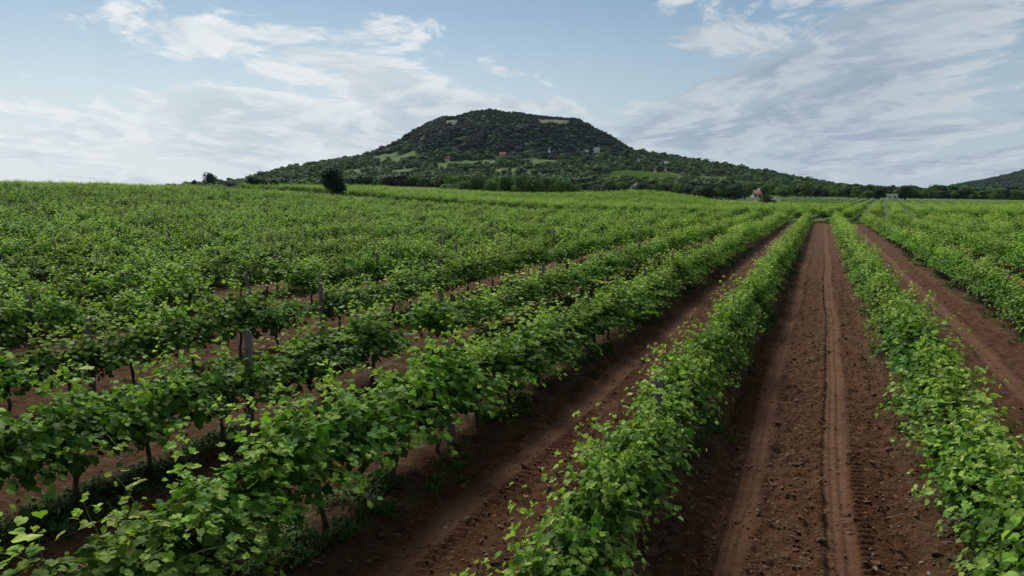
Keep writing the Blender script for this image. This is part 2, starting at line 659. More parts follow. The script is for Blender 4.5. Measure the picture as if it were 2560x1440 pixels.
def wood_post_mat():
    m, t, out = mat('weathered_wood')
    p = t.new('ShaderNodeBsdfPrincipled')
    c = t.new('ShaderNodeTexCoord').outputs['Object']
    mp = t.new('ShaderNodeMapping')
    mp.inputs['Scale'].default_value = (38, 38, 2.2)
    t.put(mp.inputs['Vector'], c)
    n = t.noise(mp.outputs[0], 1.0, 6, 0.65)
    n2 = t.noise(c, 5.0, 4, 0.6)
    col = t.ramp(n, [(0.30, (0.035, 0.030, 0.026)), (0.50, (0.145, 0.128, 0.110)), (0.76, (0.30, 0.275, 0.245))])
    col = t.mix(t.smooth(n2, 0.45, 0.75, 0, 0.6), col, rgb(0.07, 0.052, 0.042))
    t.put(p.inputs['Base Color'], col)
    p.inputs['Roughness'].default_value = 0.9
    b = t.new('ShaderNodeBump')
    b.inputs['Strength'].default_value = 0.8
    b.inputs['Distance'].default_value = 0.01
    t.put(b.inputs['Height'], n)
    t.put(p.inputs['Normal'], b.outputs[0])
    t.t.links.new(p.outputs[0], out.inputs[0])
    return m


M_POST = wood_post_mat()


def soil_mat():
    m, t, out = mat('vineyard_soil')
    p = t.new('ShaderNodeBsdfPrincipled')
    geo_ = t.new('ShaderNodeNewGeometry').outputs['Position']
    big = t.noise(geo_, 0.45, 5, 0.6)
    mid = t.noise(geo_, 5.0, 8, 0.65)
    fine = t.noise(geo_, 45.0, 6, 0.7)
    soil = t.ramp(mid, [(0.28, (0.042, 0.0175, 0.008)), (0.5, (0.073, 0.033, 0.0145)), (0.72, (0.115, 0.057, 0.027))])
    soil = t.mix(t.smooth(big, 0.35, 0.7, 0.0, 0.5), soil, rgb(0.086, 0.036, 0.016))
    soil = t.mix(t.smooth(fine, 0.55, 0.78, 0.0, 0.55), soil, rgb(0.15, 0.095, 0.06))
    rut = t.mix(t.noise(geo_, 9.0, 6, 0.6), rgb(0.088, 0.043, 0.021), rgb(0.135, 0.072, 0.039))
    c = t.mix(t.math('MULTIPLY', t.attr('compact'), 0.62, clamp=True), soil, rut)
    weeds = t.mix(t.noise(geo_, 7.0, 6, 0.7), rgb(0.055, 0.065, 0.026), rgb(0.085, 0.105, 0.036))
    wmask = t.math('MULTIPLY', t.attr('strip'), t.smooth(t.noise(geo_, 4.0, 6, 0.7), 0.50, 0.66), clamp=True)
    c = t.mix(wmask, c, weeds)
    grass = t.mix(t.noise(geo_, 0.25, 6, 0.65), rgb(0.048, 0.080, 0.022), rgb(0.078, 0.110, 0.034))
    c = t.mix(t.attr('grass'), c, grass)
    t.put(p.inputs['Base Color'], c)
    p.inputs['Roughness'].default_value = 0.95
    p.inputs['Specular IOR Level'].default_value = 0.15
    h = t.math('ADD', t.math('MULTIPLY', t.noise(geo_, 13.0, 9, 0.70), 0.075), t.math('MULTIPLY', t.noise(geo_, 70.0, 4, 0.6), 0.014))
    b = t.new('ShaderNodeBump')
    b.inputs['Strength'].default_value = 1.0
    b.inputs['Distance'].default_value = 1.0
    t.put(b.inputs['Height'], t.math('MULTIPLY', h, t.math('SUBTRACT', 1.0, t.math('MULTIPLY', t.attr('compact'), 0.6))))
    t.put(p.inputs['Normal'], b.outputs[0])
    t.t.links.new(p.outputs[0], out.inputs[0])
    return m


def hill_mat():
    m, t, out = mat('hill_ground')
    p = t.new('ShaderNodeBsdfPrincipled')
    g = t.new('ShaderNodeNewGeometry').outputs['Position']
    n = t.noise(g, 0.03, 7, 0.65)
    c = t.mix(n, rgb(0.020, 0.034, 0.013), rgb(0.042, 0.058, 0.022))
    c = t.mix(t.attr('meadow'), c, t.mix(t.noise(g, 0.08, 5, 0.6), rgb(0.048, 0.092, 0.022), rgb(0.080, 0.130, 0.033)))
    c = t.mix(t.attr('tan'), c, rgb(0.125, 0.115, 0.065))
    c = t.mix(t.attr('rock'), c, t.mix(t.noise(g, 0.25, 5, 0.7), rgb(0.06, 0.06, 0.05), rgb(0.14, 0.135, 0.12)))
    t.put(p.inputs['Base Color'], c)
    p.inputs['Roughness'].default_value = 0.95
    p.inputs['Specular IOR Level'].default_value = 0.1
    t.t.links.new(p.outputs[0], out.inputs[0])
    return m


# ------------------------------------------------------------------ ground and hills
def grid_mesh(name, xs, ys, zfun, m):
    X, Y = np.meshgrid(xs, ys)
    Z, at_ = zfun(X, Y)
    nx, ny = len(xs), len(ys)
    V = np.stack([X, Y, Z], -1).reshape(-1, 3)
    i = np.arange(ny - 1)[:, None] * nx + np.arange(nx - 1)[None, :]
    F = np.stack([i, i + 1, i + nx + 1, i + nx], -1).reshape(-1, 4)
    return new_mesh(name, V, F, [m], {k: v.ravel() for k, v in at_.items()}, True)


def ground():
    xs = np.concatenate([-geo(13, 3200, 0.075)[::-1], axis_lines([(-13, -5.2, .07), (-5.2, -1.9, .05), (-1.9, 1.4, .0215), (1.4, 5.0, .05), (5.0, 13, .14)]),
                         geo(13, 3200, 0.085), [3200]])
    ys = np.concatenate([[-900, -400, -200, -100, -50, -25, -10, -4, 0, 2, 3.2], axis_lines([(4, 13.5, .0225)]), geo(13.5, 40, .0042),
                         geo(40, 125, .014), geo(125, 5200, .035), [5200]])
    xs = np.unique(xs); ys = np.unique(ys)

    def zf(X, Y):
        mz, comp, strip = micro(X, Y)
        z = terrain(X, Y) + mz
        # under the hills the sheet keeps below them
        g = sstep(ROW_END + 0.5, ROW_END + 2.5, Y + 0.6 * fbm(X / 2, Y / 2, 2, 7))
        g = np.maximum(g, sstep(-2, -8, Y))
        return z, {'compact': comp * (1 - g), 'strip': strip, 'grass': g}
    o = obj('ground', grid_mesh('ground', xs, ys, zf, soil_mat()))
    tag(o, 'brown tilled vineyard soil with wheel ruts running between the vine rows', kind='structure')


ground()


def hills():
    hm = hill_mat()
    nr, na = 110, 300
    rr = np.concatenate([np.linspace(0.5, 330, 78), np.linspace(338, 860, nr - 78)])
    aa = np.linspace(0, 2 * math.pi, na, endpoint=False)
    Rr, A = np.meshgrid(rr, aa, indexing='ij')
    X = HC[0] + Rr * (np.cos(A) * HU[0] + np.sin(A) * HV[0])
    Y = HC[1] + Rr * (np.cos(A) * HU[1] + np.sin(A) * HV[1])
    Z = hill_h(X, Y)
    i = np.arange(nr - 1)[:, None] * na
    j = np.arange(na)[None, :]
    F = np.stack([i + j, i + na + j, i + na + (j + 1) % na, i + (j + 1) % na], -1).reshape(-1, 4)
    md = np.zeros(X.shape, bool); tn = np.zeros(X.shape, bool)
    for pl in MEADOWS:
        md |= in_poly(X, Y, pl)
    for pl in TAN:
        tn |= in_poly(X, Y, pl)
    u, v = hill_uv(X, Y)
    rock = sstep(0.12, 0.35, fbm(X / 45, Z / 25, 3, 66)) * sstep(60, 100, Z) * (u < -90)
    o = obj('hill', new_mesh('hill', np.stack([X, Y, Z], -1).reshape(-1, 3), F, [hm],
                             {'meadow': md.ravel() * 1.0, 'tan': tn.ravel() * 1.0, 'rock': rock.ravel()}, True))
    tag(o, 'flat-topped dark hill rising behind the vineyard', kind='structure')
    s = 60
    g = np.linspace(-1150, 1150, s)
    GX, GY = np.meshgrid(g, g)
    GX = GX + H2C[0]; GY = GY + H2C[1]
    k = np.arange(s - 1)[:, None] * s + np.arange(s - 1)[None, :]
    z0 = np.zeros(s * s)
    o = obj('hill', new_mesh('hill_far', np.stack([GX, GY, hill2_h(GX, GY)], -1).reshape(-1, 3),
                             np.stack([k, k + 1, k + s + 1, k + s], -1).reshape(-1, 4), [hm], {'meadow': z0, 'tan': z0, 'rock': z0}, True))
    tag(o, 'lower wooded hill at the right edge of the picture', kind='structure')


hills()

# ------------------------------------------------------------------ scatter (stuff only)
SRC = {}


def source_collection(name, meshes):
    c = bpy.data.collections.new(name)
    for i, me in enumerate(meshes):
        c.objects.link(bpy.data.objects.new('%s_%02d' % (name, i), me))
    return c


def scatter(name, P, rot, scl, idx, coll, label, cat=None):
    me = bpy.data.meshes.new(name)
    P = np.asarray(P, np.float32)
    me.vertices.add(len(P))
    me.vertices.foreach_set('co', P.ravel())
    a = me.attributes.new('irot', 'FLOAT_VECTOR', 'POINT'); a.data.foreach_set('vector', np.asarray(rot, np.float32).ravel())
    a = me.attributes.new('iscl', 'FLOAT_VECTOR', 'POINT'); a.data.foreach_set('vector', np.asarray(scl, np.float32).ravel())
    a = me.attributes.new('iidx', 'INT', 'POINT'); a.data.foreach_set('value', np.asarray(idx, np.int32))
    ng = bpy.data.node_groups.new(name + '_nodes', 'GeometryNodeTree')
    ng.interface.new_socket('Geometry', in_out='INPUT', socket_type='NodeSocketGeometry')
    ng.interface.new_socket('Geometry', in_out='OUTPUT', socket_type='NodeSocketGeometry')
    N = ng.nodes; L = ng.links
    gi = N.new('NodeGroupInput'); go = N.new('NodeGroupOutput')
    ip = N.new('GeometryNodeInstanceOnPoints'); ci = N.new('GeometryNodeCollectionInfo')
    ci.inputs['Collection'].default_value = coll
    ci.inputs['Separate Children'].default_value = True
    ci.inputs['Reset Children'].default_value = True
    ip.inputs['Pick Instance'].default_value = True

    def named(nm, typ):
        n = N.new('GeometryNodeInputNamedAttribute'); n.data_type = typ
        n.inputs['Name'].default_value = nm
        return n.outputs['Attribute']
    L.new(gi.outputs[0], ip.inputs['Points'])
    L.new(ci.outputs[0], ip.inputs['Instance'])
    L.new(named('iidx', 'INT'), ip.inputs['Instance Index'])
    e2r = N.new('FunctionNodeEulerToRotation')
    L.new(named('irot', 'FLOAT_VECTOR'), e2r.inputs[0])
    L.new(e2r.outputs[0], ip.inputs['Rotation'])
    L.new(named('iscl', 'FLOAT_VECTOR'), ip.inputs['Scale'])
    L.new(ip.outputs[0], go.inputs[0])
    o = obj(name, me)
    md = o.modifiers.new('scatter', 'NODES')
    md.node_group = ng
    tag(o, label, cat, kind='stuff')
    return o


# ------------------------------------------------------------------ leaves
def leaf_template(level):
    if level == 2:     # lobed vine leaf
        half = [(0.10, -0.07), (0.30, -0.12), (0.47, 0.02), (0.53, 0.22), (0.43, 0.33), (0.53, 0.55), (0.38, 0.70), (0.24, 0.70), (0.14, 0.90)]
    elif level == 1:
        half = [(0.22, -0.10), (0.50, 0.12), (0.48, 0.58), (0.22, 0.76)]
    else:
        half = [(0.48, 0.30)]
    out = [(0.0, 0.06)] + half + [(0.0, 1.0)] + [(-x, y) for x, y in reversed(half)]
    v = [(0.0, 0.38)] + out
    v = np.array(v)
    z = 0.20 * np.abs(v[:, 0]) - 0.30 * (v[:, 1] - 0.35) ** 2
    if level == 2:
        z = z + 0.03 * np.sin(v[:, 0] * 9 + v[:, 1] * 7)
    V = np.column_stack([v, z])
    n = len(out)
    F = np.array([(0, 1 + i, 1 + (i + 1) % n) for i in range(n)])
    return V, F


LEAF = [leaf_template(i) for i in range(3)]


def frames(nrm, tip):
    nrm = nrm / (np.linalg.norm(nrm, axis=1)[:, None] + 1e-9)
    y = tip - nrm * np.sum(tip * nrm, 1)[:, None]
    y /= np.linalg.norm(y, axis=1)[:, None] + 1e-9
    x = np.cross(y, nrm)
    return np.stack([x, y, nrm], -1)          # columns


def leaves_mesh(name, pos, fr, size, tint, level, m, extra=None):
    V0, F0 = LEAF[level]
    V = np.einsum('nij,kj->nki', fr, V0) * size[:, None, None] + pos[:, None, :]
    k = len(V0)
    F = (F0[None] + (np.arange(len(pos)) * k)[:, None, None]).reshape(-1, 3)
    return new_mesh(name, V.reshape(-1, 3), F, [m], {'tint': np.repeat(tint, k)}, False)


def vine_shape(seed, shoots=24, skirts=13, fill=190, step=0.043, span=0.62):
    """leaf positions and cane polylines of one grapevine; the row runs along local Y"""
    r = np.random.default_rng(seed)
    pos = []; nrm = []; tip = []; size = []; tint = []; canes = []
    hc = 0.66 + r.normal(0, 0.03)
    for s in range(shoots + skirts):
        y0 = r.uniform(-span, span)
        p = np.array([r.normal(0, 0.05), y0, hc + r.uniform(-0.05, 0.15)])
        sk_ = s >= shoots
        phi = r.normal(0, 0.62) if not sk_ else r.choice([-1, 1]) * r.uniform(1.0, 1.7)
        th = r.normal(0, 0.42)
        d = np.array([math.sin(phi), math.sin(th), math.cos(phi) * math.cos(th)])
        d /= np.linalg.norm(d)
        L = r.uniform(0.30, 0.68) if not sk_ else r.uniform(0.42, 0.8)
        tall = r.random() < 0.28 and not sk_
        if tall:
            L = r.uniform(0.72, 1.05); d = np.array([d[0] * 0.5, d[1] * 0.6, 1.0]); d /= np.linalg.norm(d)
        n = int(L / step)
        poly = [p.copy()]
        side = r.choice([-1, 1])
        droop = r.uniform(0.045, 0.11) * (0.55 if tall else 1.0)
        for i in range(n):
            tt = i / n
            p = p + d * step
            d = d + np.array([r.normal(0, 0.05), r.normal(0, 0.05), -droop * (0.4 + tt)])
            d /= np.linalg.norm(d)
            poly.append(p.copy())
            side = -side
            perp = np.cross(d, [0, 0, 1.0]) + r.normal(0, 0.25, 3)
            perp /= np.linalg.norm(perp) + 1e-6
            pet = perp * side * r.uniform(0.03, 0.09) + np.array([0, 0, r.uniform(0, 0.05)])
            for q in range(2 if (i > 0 and r.random() < 0.45 and tt < 0.75) else 1):
                lp = p + pet * (1 + 0.6 * q) + r.normal(0, 0.02 + 0.03 * q, 3)
                outw = np.array([lp[0] * 1.6, 0, 0]) + pet * 6
                pos.append(lp)
                nrm.append(outw * 0.9 + np.array([0, 0, 0.75]) + r.normal(0, 0.42, 3))
                tip.append(outw + pet * 4 + np.array([0, 0, -0.55]) + r.normal(0, 0.3, 3))
                size.append((0.108 * (1 - 0.58 * tt ** 1.3)) * r.uniform(0.6, 1.3))
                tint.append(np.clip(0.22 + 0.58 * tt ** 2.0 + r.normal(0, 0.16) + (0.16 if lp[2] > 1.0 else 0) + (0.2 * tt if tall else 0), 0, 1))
        canes.append(np.array(poly))
    for i in range(fill):
        a = r.uniform(0, 2 * math.pi); q = math.sqrt(r.random())
        lp = np.array([0.37 * q * math.cos(a), r.uniform(-span, span), 0.76 + 0.33 * q * math.sin(a)])
        outw = np.array([math.cos(a), 0, math.sin(a) * 0.4])
        pos.append(lp)
        nrm.append(outw * 0.8 + np.array([0, 0, 0.6]) + r.normal(0, 0.5, 3))
        tip.append(outw + np.array([0, 0, -0.8]) + r.normal(0, 0.4, 3))
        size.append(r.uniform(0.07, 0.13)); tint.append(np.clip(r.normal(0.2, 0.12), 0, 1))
    pos = np.array(pos)
    pos[:, 2] = np.maximum(pos[:, 2], 0.16)
    return pos, frames(np.array(nrm), np.array(tip)), np.array(size), np.array(tint), canes, hc


def trunk_mesh(name, seed, hc=0.66):
    r = np.random.default_rng(seed)
    n = 7
    zs = np.linspace(-0.06, hc - 0.03, n)
    pts = np.column_stack([np.cumsum(r.normal(0, 0.016, n)), np.cumsum(r.normal(0, 0.022, n)), zs])
    pts[:, :2] -= pts[1, :2]
    rad = np.linspace(0.027, 0.019, n) * r.uniform(0.85, 1.2, n)
    rad[0] *= 1.3; rad[-1] *= 1.35
    parts = [tube(pts, rad, 7)]
    for s in (-1, 1):
        m = 5
        q = np.column_stack([pts[-1, 0] + np.cumsum(r.normal(0, .012, m)), pts[-1, 1] + s * np.linspace(0, r.uniform(.3, .5), m), pts[-1, 2] + np.linspace(-.01, .05, m) + r.normal(0, .012, m)])
        parts.append(tube(q, np.linspace(0.02, 0.010, m), 5))
    V, F = join(parts)
    return new_mesh(name, V, F, [M_BARK], None, True)


def canes_mesh(name, canes):
    parts = []
    for c in canes:
        if len(c) > 2:
            parts.append(tube(c, np.linspace(0.0045, 0.002, len(c)), 3, False))
    V, F = join(parts)
    return new_mesh(name, V, F, [M_CANE], None, True)


# ------------------------------------------------------------------ vines
VINE_DY = 1.12
ORD = ['', 'first', 'second', 'third', 'fourth', 'fifth', 'sixth', 'seventh', 'eighth', 'ninth', 'tenth', 'eleventh', 'twelfth', 'thirteenth',
       'fourteenth', 'fifteenth', 'sixteenth', 'seventeenth', 'eighteenth', 'nineteenth', 'twentieth']
TENS = {2: 'twenty', 3: 'thirty', 4: 'forty', 5: 'fifty'}


def ordinal(n):
    if n <= 20:
        return ORD[n]
    if n % 10 == 0:
        return {30: 'thirtieth', 40: 'fortieth', 50: 'fiftieth'}.get(n, 'sixtieth')
    return TENS[n // 10] + '-' + ORD[n % 10]


def row_phrase(k):
    return ('%s row left' % ordinal(k)) if k >= 1 else ('%s row right' % ordinal(1 - k))


def in_view(P, margin=60, hh=(0.2, 0.8, 1.3)):
    ok = np.zeros(len(P), bool)
    for h in hh:
        x, y, z = project(P + np.array([0, 0, h]))
        ok |= (z > 0.5) & (x > -margin) & (x < 2560 + margin) & (y < 1440 + margin * 2) & (y > 200)
    return ok


def vine_positions():
    out = []
    for k in range(-12, 62):
        x = row_x(k)
        y = -2.0 + (k * 0.37) % VINE_DY
        while y < ROW_END + 0.8 * math.sin(k * 1.3):
            out.append((k, x, y)); y += VINE_DY
    A = np.array(out)
    r = np.random.default_rng(5)
    X = A[:, 1] + r.normal(0, 0.03, len(A)); Y = A[:, 2] + r.normal(0, 0.07, len(A))
    keep = r.random(len(A)) > np.where((Y > 9) & (A[:, 0] > 2), 0.05, 0.0)
    # the thin spots where bare soil shows between the rows on the left
    keep &= ~((A[:, 0] == 4) & (np.abs(Y - 12.6) < 0.7))
    keep &= ~((A[:, 0] == 5) & (np.abs(Y - 14.6) < 1.4))
    keep &= ~((A[:, 0] == 3) & (np.abs(Y - 11.6) < 0.5))
    return A[keep, 0].astype(int), X[keep], Y[keep]


VK, VX, VY = vine_positions()
VP = np.column_stack([VX, VY, ground_z(VX, VY)])
_vis = in_view(VP, 520)
VK, VP = VK[_vis], VP[_vis]
_dist = np.linalg.norm(VP + [0, 0, .9] - EYE, axis=1)
_near_first = np.argsort(_dist)
_framed = in_view(VP, 60)
_order = np.concatenate([_near_first[_framed[_near_first]][:300], _near_first[~_framed[_near_first]], _near_first[_framed[_near_first]][300:]])
N_THING, N_LEAFY = 300, 27


def vine_scale(k, p, r):
    # the rows beside the wide track are bushier and hang lower
    w = {0: 0.94, 1: 0.82, 2: 1.22, 3: 1.24, -1: 0.94}.get(k, 1.2)
    hgt = 1.0 + 0.36 * float(fbm(np.array(p[0] / 1.3 + 31.0), np.array(p[1] / 2.6), 2, 19))
    return np.array([w * r.uniform(0.92, 1.12), r.uniform(0.95, 1.1), hgt * r.uniform(0.90, 1.04) * 0.95])


def build_vines():
    r = np.random.default_rng(77)
    var = []
    for i in range(12):
        pos, fr, size, tint, canes, hc = vine_shape(400 + i)
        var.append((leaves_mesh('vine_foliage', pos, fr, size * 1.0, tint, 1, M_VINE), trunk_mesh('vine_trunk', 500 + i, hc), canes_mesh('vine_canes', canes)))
    # single leaves for the nearest vines: lobed, three tints each
    leaf_meshes = []
    for q in range(10):
        V0, F0 = LEAF[2]
        V = V0.copy()
        rr = np.random.default_rng(q)
        V[:, 2] = V[:, 2] * rr.uniform(0.4, 2.6) + 0.10 * np.sin(V[:, 1] * rr.uniform(3, 8) + q) * rr.uniform(0.3, 1) + 0.07 * np.sin(V[:, 0] * rr.uniform(4, 9) + q * 2)
        V[:, :2] += rr.normal(0, 0.02, (len(V), 2))
        V[:, 0] *= rr.uniform(0.88, 1.08)
        leaf_meshes.append(new_mesh('vine_leaf', V, F0, [M_VINE], {'tint': np.full(len(V), q / 9.0 * 0.9)}, False))
    sel = _order[:N_THING]
    # ordinal within each row, counted from the front
    rank = {}
    for k in np.unique(VK[sel]):
        ids = [i for i in sel if VK[i] == k]
        ids.sort(key=lambda i: VP[i, 1])
        for n, i in enumerate(ids):
            rank[i] = n + 1
    for n, i in enumerate(sel):
        k = int(VK[i]); p = VP[i]
        root = bpy.data.objects.new('grapevine', None)
        root.empty_display_size = 0.2
        root.location = tuple(p)
        flip = r.random() < 0.5
        rz = (math.pi if flip else 0.0) + r.normal(0, 0.05)
        root.rotation_euler = (0, 0, rz)
        sc = vine_scale(k, p, r)
        root.scale = tuple(sc)
        COL.objects.link(root)
        tag(root, 'leafy grapevine, %s from the front in the %s of wide dirt track' % (ordinal(rank[i]), row_phrase(k)), 'grapevine', 'grapevines in rows')
        if n < N_LEAFY:
            pos, fr, size, tint, canes, hc = vine_shape(900 + n, shoots=25, skirts=16 if k <= 2 else 13, fill=190)
            # outward leaves turned to the open side are single parts, the rest one mass
            R = np.array(Matrix.Rotation(rz, 3, 'Z'))
            toc = EYE - (p + [0, 0, 0.8]); toc /= np.linalg.norm(toc)
            tl = R.T @ toc
            c = pos - pos.mean(0)
            score = c @ np.array([tl[0] * 1.0, tl[1] * 0.25, tl[2] + 0.3])
            top = np.argsort(-score)[:104]
            rest = np.setdiff1d(np.arange(len(pos)), top)
            obj('trunk', trunk_mesh('vine_trunk', 1300 + n, hc), root)
            obj('canes', canes_mesh('vine_canes', canes), root)
            o = obj('foliage', leaves_mesh('vine_foliage', pos[rest], fr[rest], size[rest], tint[rest], 2, M_VINE), root)
            o['kind'] = 'stuff'
            for j in top:
                lo = bpy.data.objects.new('leaf', leaf_meshes[int(np.clip(round(tint[j] * 9 / 0.9), 0, 9))])
                m = Matrix([[*(fr[j][a] * size[j]), pos[j][a]] for a in range(3)] + [[0, 0, 0, 1]])
                lo.parent = root
                lo.matrix_local = m
                COL.objects.link(lo)
        else:
            f, t, c = var[int(r.integers(12))]
            o = obj('foliage', f, root); o['kind'] = 'stuff'
            obj('trunk', t, root)
            if n < 160:
                obj('canes', c, root)
    # the remaining vines of the field, too many to tell apart
    far = []
    for i in range(8):
        pos, fr, size, tint, canes, hc = vine_shape(700 + i, shoots=20, skirts=8, fill=90, step=0.07)
        V1 = leaves_mesh('far_vine', pos, fr, size * 1.15, tint + 0.06, 1, M_VINE)
        far.append(V1)
    SRC['far_vine'] = source_collection('far_vine', far)
    rest = _order[N_THING:]
    P = VP[rest]
    n = len(P)
    rot = np.zeros((n, 3)); rot[:, 2] = np.where(r.random(n) < .5, 0, math.pi) + r.normal(0, 0.06, n)
    scl = np.array([vine_scale(int(VK[i]), VP[i], r) for i in rest]) * np.array([1.08, 1.08, 1.05])
    scatter('vine_rows', P, rot, scl, r.integers(0, 8, n), SRC['far_vine'], 'dense green vine rows covering the field beyond the nearest vines', 'grapevines')
    SRC['vine_trunk'] = source_collection('row_trunk', [trunk_mesh('row_trunk', 60 + i) for i in range(4)])
    m = _dist[rest] < 60
    scatter('vine_trunks', P[m], rot[m], scl[m], r.integers(0, 4, m.sum()), SRC['vine_trunk'], 'dark crooked vine trunks under the leaves of the further rows', 'vine trunks')


build_vines()


def block_two():
    """second vineyard block beyond the grassy headland, its rows turned a little"""
    r = np.random.default_rng(9)
    ang = math.radians(-4.4)
    dy = np.array([-math.sin(ang), math.cos(ang)]); dx = np.array([math.cos(ang), math.sin(ang)])
    pts = []
    for k in range(-70, 40):
        for s in np.arange(0, 190, 1.25):
            q = np.array([0.0, 104.0]) + dx * k * 3.0 + dy * (s + r.normal(0, .1))
            pts.append(q)
    P = np.array(pts)
    P = P[P[:, 1] > 104.4 + 0.6 * np.sin(P[:, 0] * 0.2)]
    Z = ground_z(P[:, 0], P[:, 1])
    P3 = np.column_stack([P, Z])
    P3 = P3[in_view(P3, 400)]
    x, y, z = project(P3)
    # far limit of the block: follows the grove, the knoll and the young vines behind
    lim = np.interp(x, [0, 700, 880, 1000, 1100, 1300, 1450, 1540, 1600, 1700, 1760, 1800, 2000, 2560], [135, 150, 178, 215, 236, 243, 240, 222, 228, 214, 190, 172, 152, 152])
    P3 = P3[z < lim]
    n = len(P3)
    rot = np.zeros((n, 3)); rot[:, 2] = ang + np.where(r.random(n) < .5, 0, math.pi)
    scl = r.uniform(0.85, 1.15, (n, 3)) * np.array([1.6, 1.2, 1.2])
    scatter('vine_rows', P3, rot, scl, r.integers(0, 8, n), SRC['far_vine'], 'second block of green vine rows beyond the grassy headland', 'grapevines')
    # young vines with pale stakes, right of centre and left below the hill
    sk_ = [MB().box((-0.03, -0.03, 0), (0.03, 0.03, 1.7)).mesh('stake', simple_mat('pale_stake', (0.42, 0.42, 0.38), 0.8))]
    SRC['stake'] = source_collection('stake', sk_)
    young = []; stakes = []
    for k in range(-30, 60):
        for s in np.arange(0, 260, 1.3):
            q = np.array([0.0, 140.0]) + np.array([0.997, -0.077]) * k * 3.6 + np.array([0.077, 0.997]) * s
            young.append(q)
            if abs((s / 1.3) % 5) < 0.5:
                stakes.append(q)

    def clip(Q, x0, x1, z0, z1):
        Q = np.array(Q)
        Q3 = np.column_stack([Q, ground_z(Q[:, 0], Q[:, 1])])
        x, y, z = project(Q3)
        return Q3[(z > z0) & (z < z1) & (x > x0) & (x < x1)]
    Y3 = clip(young, 1955, 2600, 166, 352); S3 = clip(stakes, 1955, 2520, 163, 352)
    yl = []; sl_ = []
    for k in range(60):
        for s in np.arange(0, 120, 1.2):
            q = pt(900, 480, 225)[:2] + np.array([RGT[0], RGT[1]]) * (k - 30) * 2.4 + np.array([HEAD[0], HEAD[1]]) * s
            yl.append(q)
            if abs((s / 1.2) % 5) < 0.5:
                sl_.append(q)
    lim0 = 226
    YL = clip(yl, 700, 1110, lim0, 320); SL = clip(sl_, 700, 1110, lim0, 320)
    A = np.concatenate([Y3, YL]); n = len(A)
    rot = np.zeros((n, 3)); rot[:, 2] = r.uniform(0, 6.28, n)
    scatter('young_vines', A, rot, r.uniform(0.6, 0.85, (n, 3)), r.integers(0, 8, n), SRC['far_vine'], 'rows of young staked vines on the far field edges', 'grapevines')
    B = np.concatenate([S3, SL]); n = len(B)
    scatter('vine_stakes', B, np.column_stack([r.normal(0, .03, n), r.normal(0, .03, n), np.zeros(n)]), np.ones((n, 3)), np.zeros(n), SRC['stake'],
            'pale stakes standing among the young vines on the far fields', 'stakes')
    # vineyard patch on the hillside
    pl = MEADOWS[4]; pl2 = MEADOWS[5]
    hv = []
    c = pl.mean(0)
    for k in range(-60, 60):
        for s in np.arange(-110, 110, 2.0):
            q = c + np.array([HU[0] * .93 + HV[0] * .37, HU[1] * .93 + HV[1] * .37]) * k * 4.4 + np.array([-HU[0] * .37 + HV[0] * .93, -HU[1] * .37 + HV[1] * .93]) * s
            hv.append(q)
    hv = np.array(hv)
    hv = hv[in_poly(hv[:, 0], hv[:, 1], pl)]
    n = len(hv)
    if n:
        scatter('hillside_vines', np.column_stack([hv, surf(hv[:, 0], hv[:, 1])]), np.column_stack([np.zeros((n, 2)), r.uniform(0, 6.28, n)]), np.full((n, 3), 1.5),
                r.integers(0, 8, n), SRC['far_vine'], 'striped vine rows on the sloping hillside plot', 'grapevines')


block_two()


# ------------------------------------------------------------------ posts and wires
def post_mesh(name, seed, hgt=1.45):
    r = np.random.default_rng(seed)
    n = 9; lv = 7
    V = []; F = []
    base = 0.055 * (1 + r.normal(0, 0.12, n))
    ox, oy = 0.0, 0.0
    for i in range(lv):
        z = -0.25 + (hgt + 0.25) * i / (lv - 1)
        ox += r.normal(0, 0.006); oy += r.normal(0, 0.006)
        for j in range(n):
            a = j / n * 2 * math.pi
            rad = base[j] * (1.04 - 0.12 * i / (lv - 1)) * (1 + r.normal(0, 0.035))
            zz = z + (r.normal(0, 0.03) if i == lv - 1 else 0)
            V.append((ox + rad * math.cos(a), oy + rad * math.sin(a), zz))
    for i in range(lv - 1):
        for j in range(n):
            a = i * n + j; b = i * n + (j + 1) % n
            F += [(a, b, b + n), (a, b + n, a + n)]
    V.append((ox, oy, hgt - 0.015)); c = len(V) - 1
    for j in range(n):
        F.append(((lv - 1) * n + j, (lv - 1) * n + (j + 1) % n, c))
    return new_mesh(name, V, F, [M_POST], None, False)


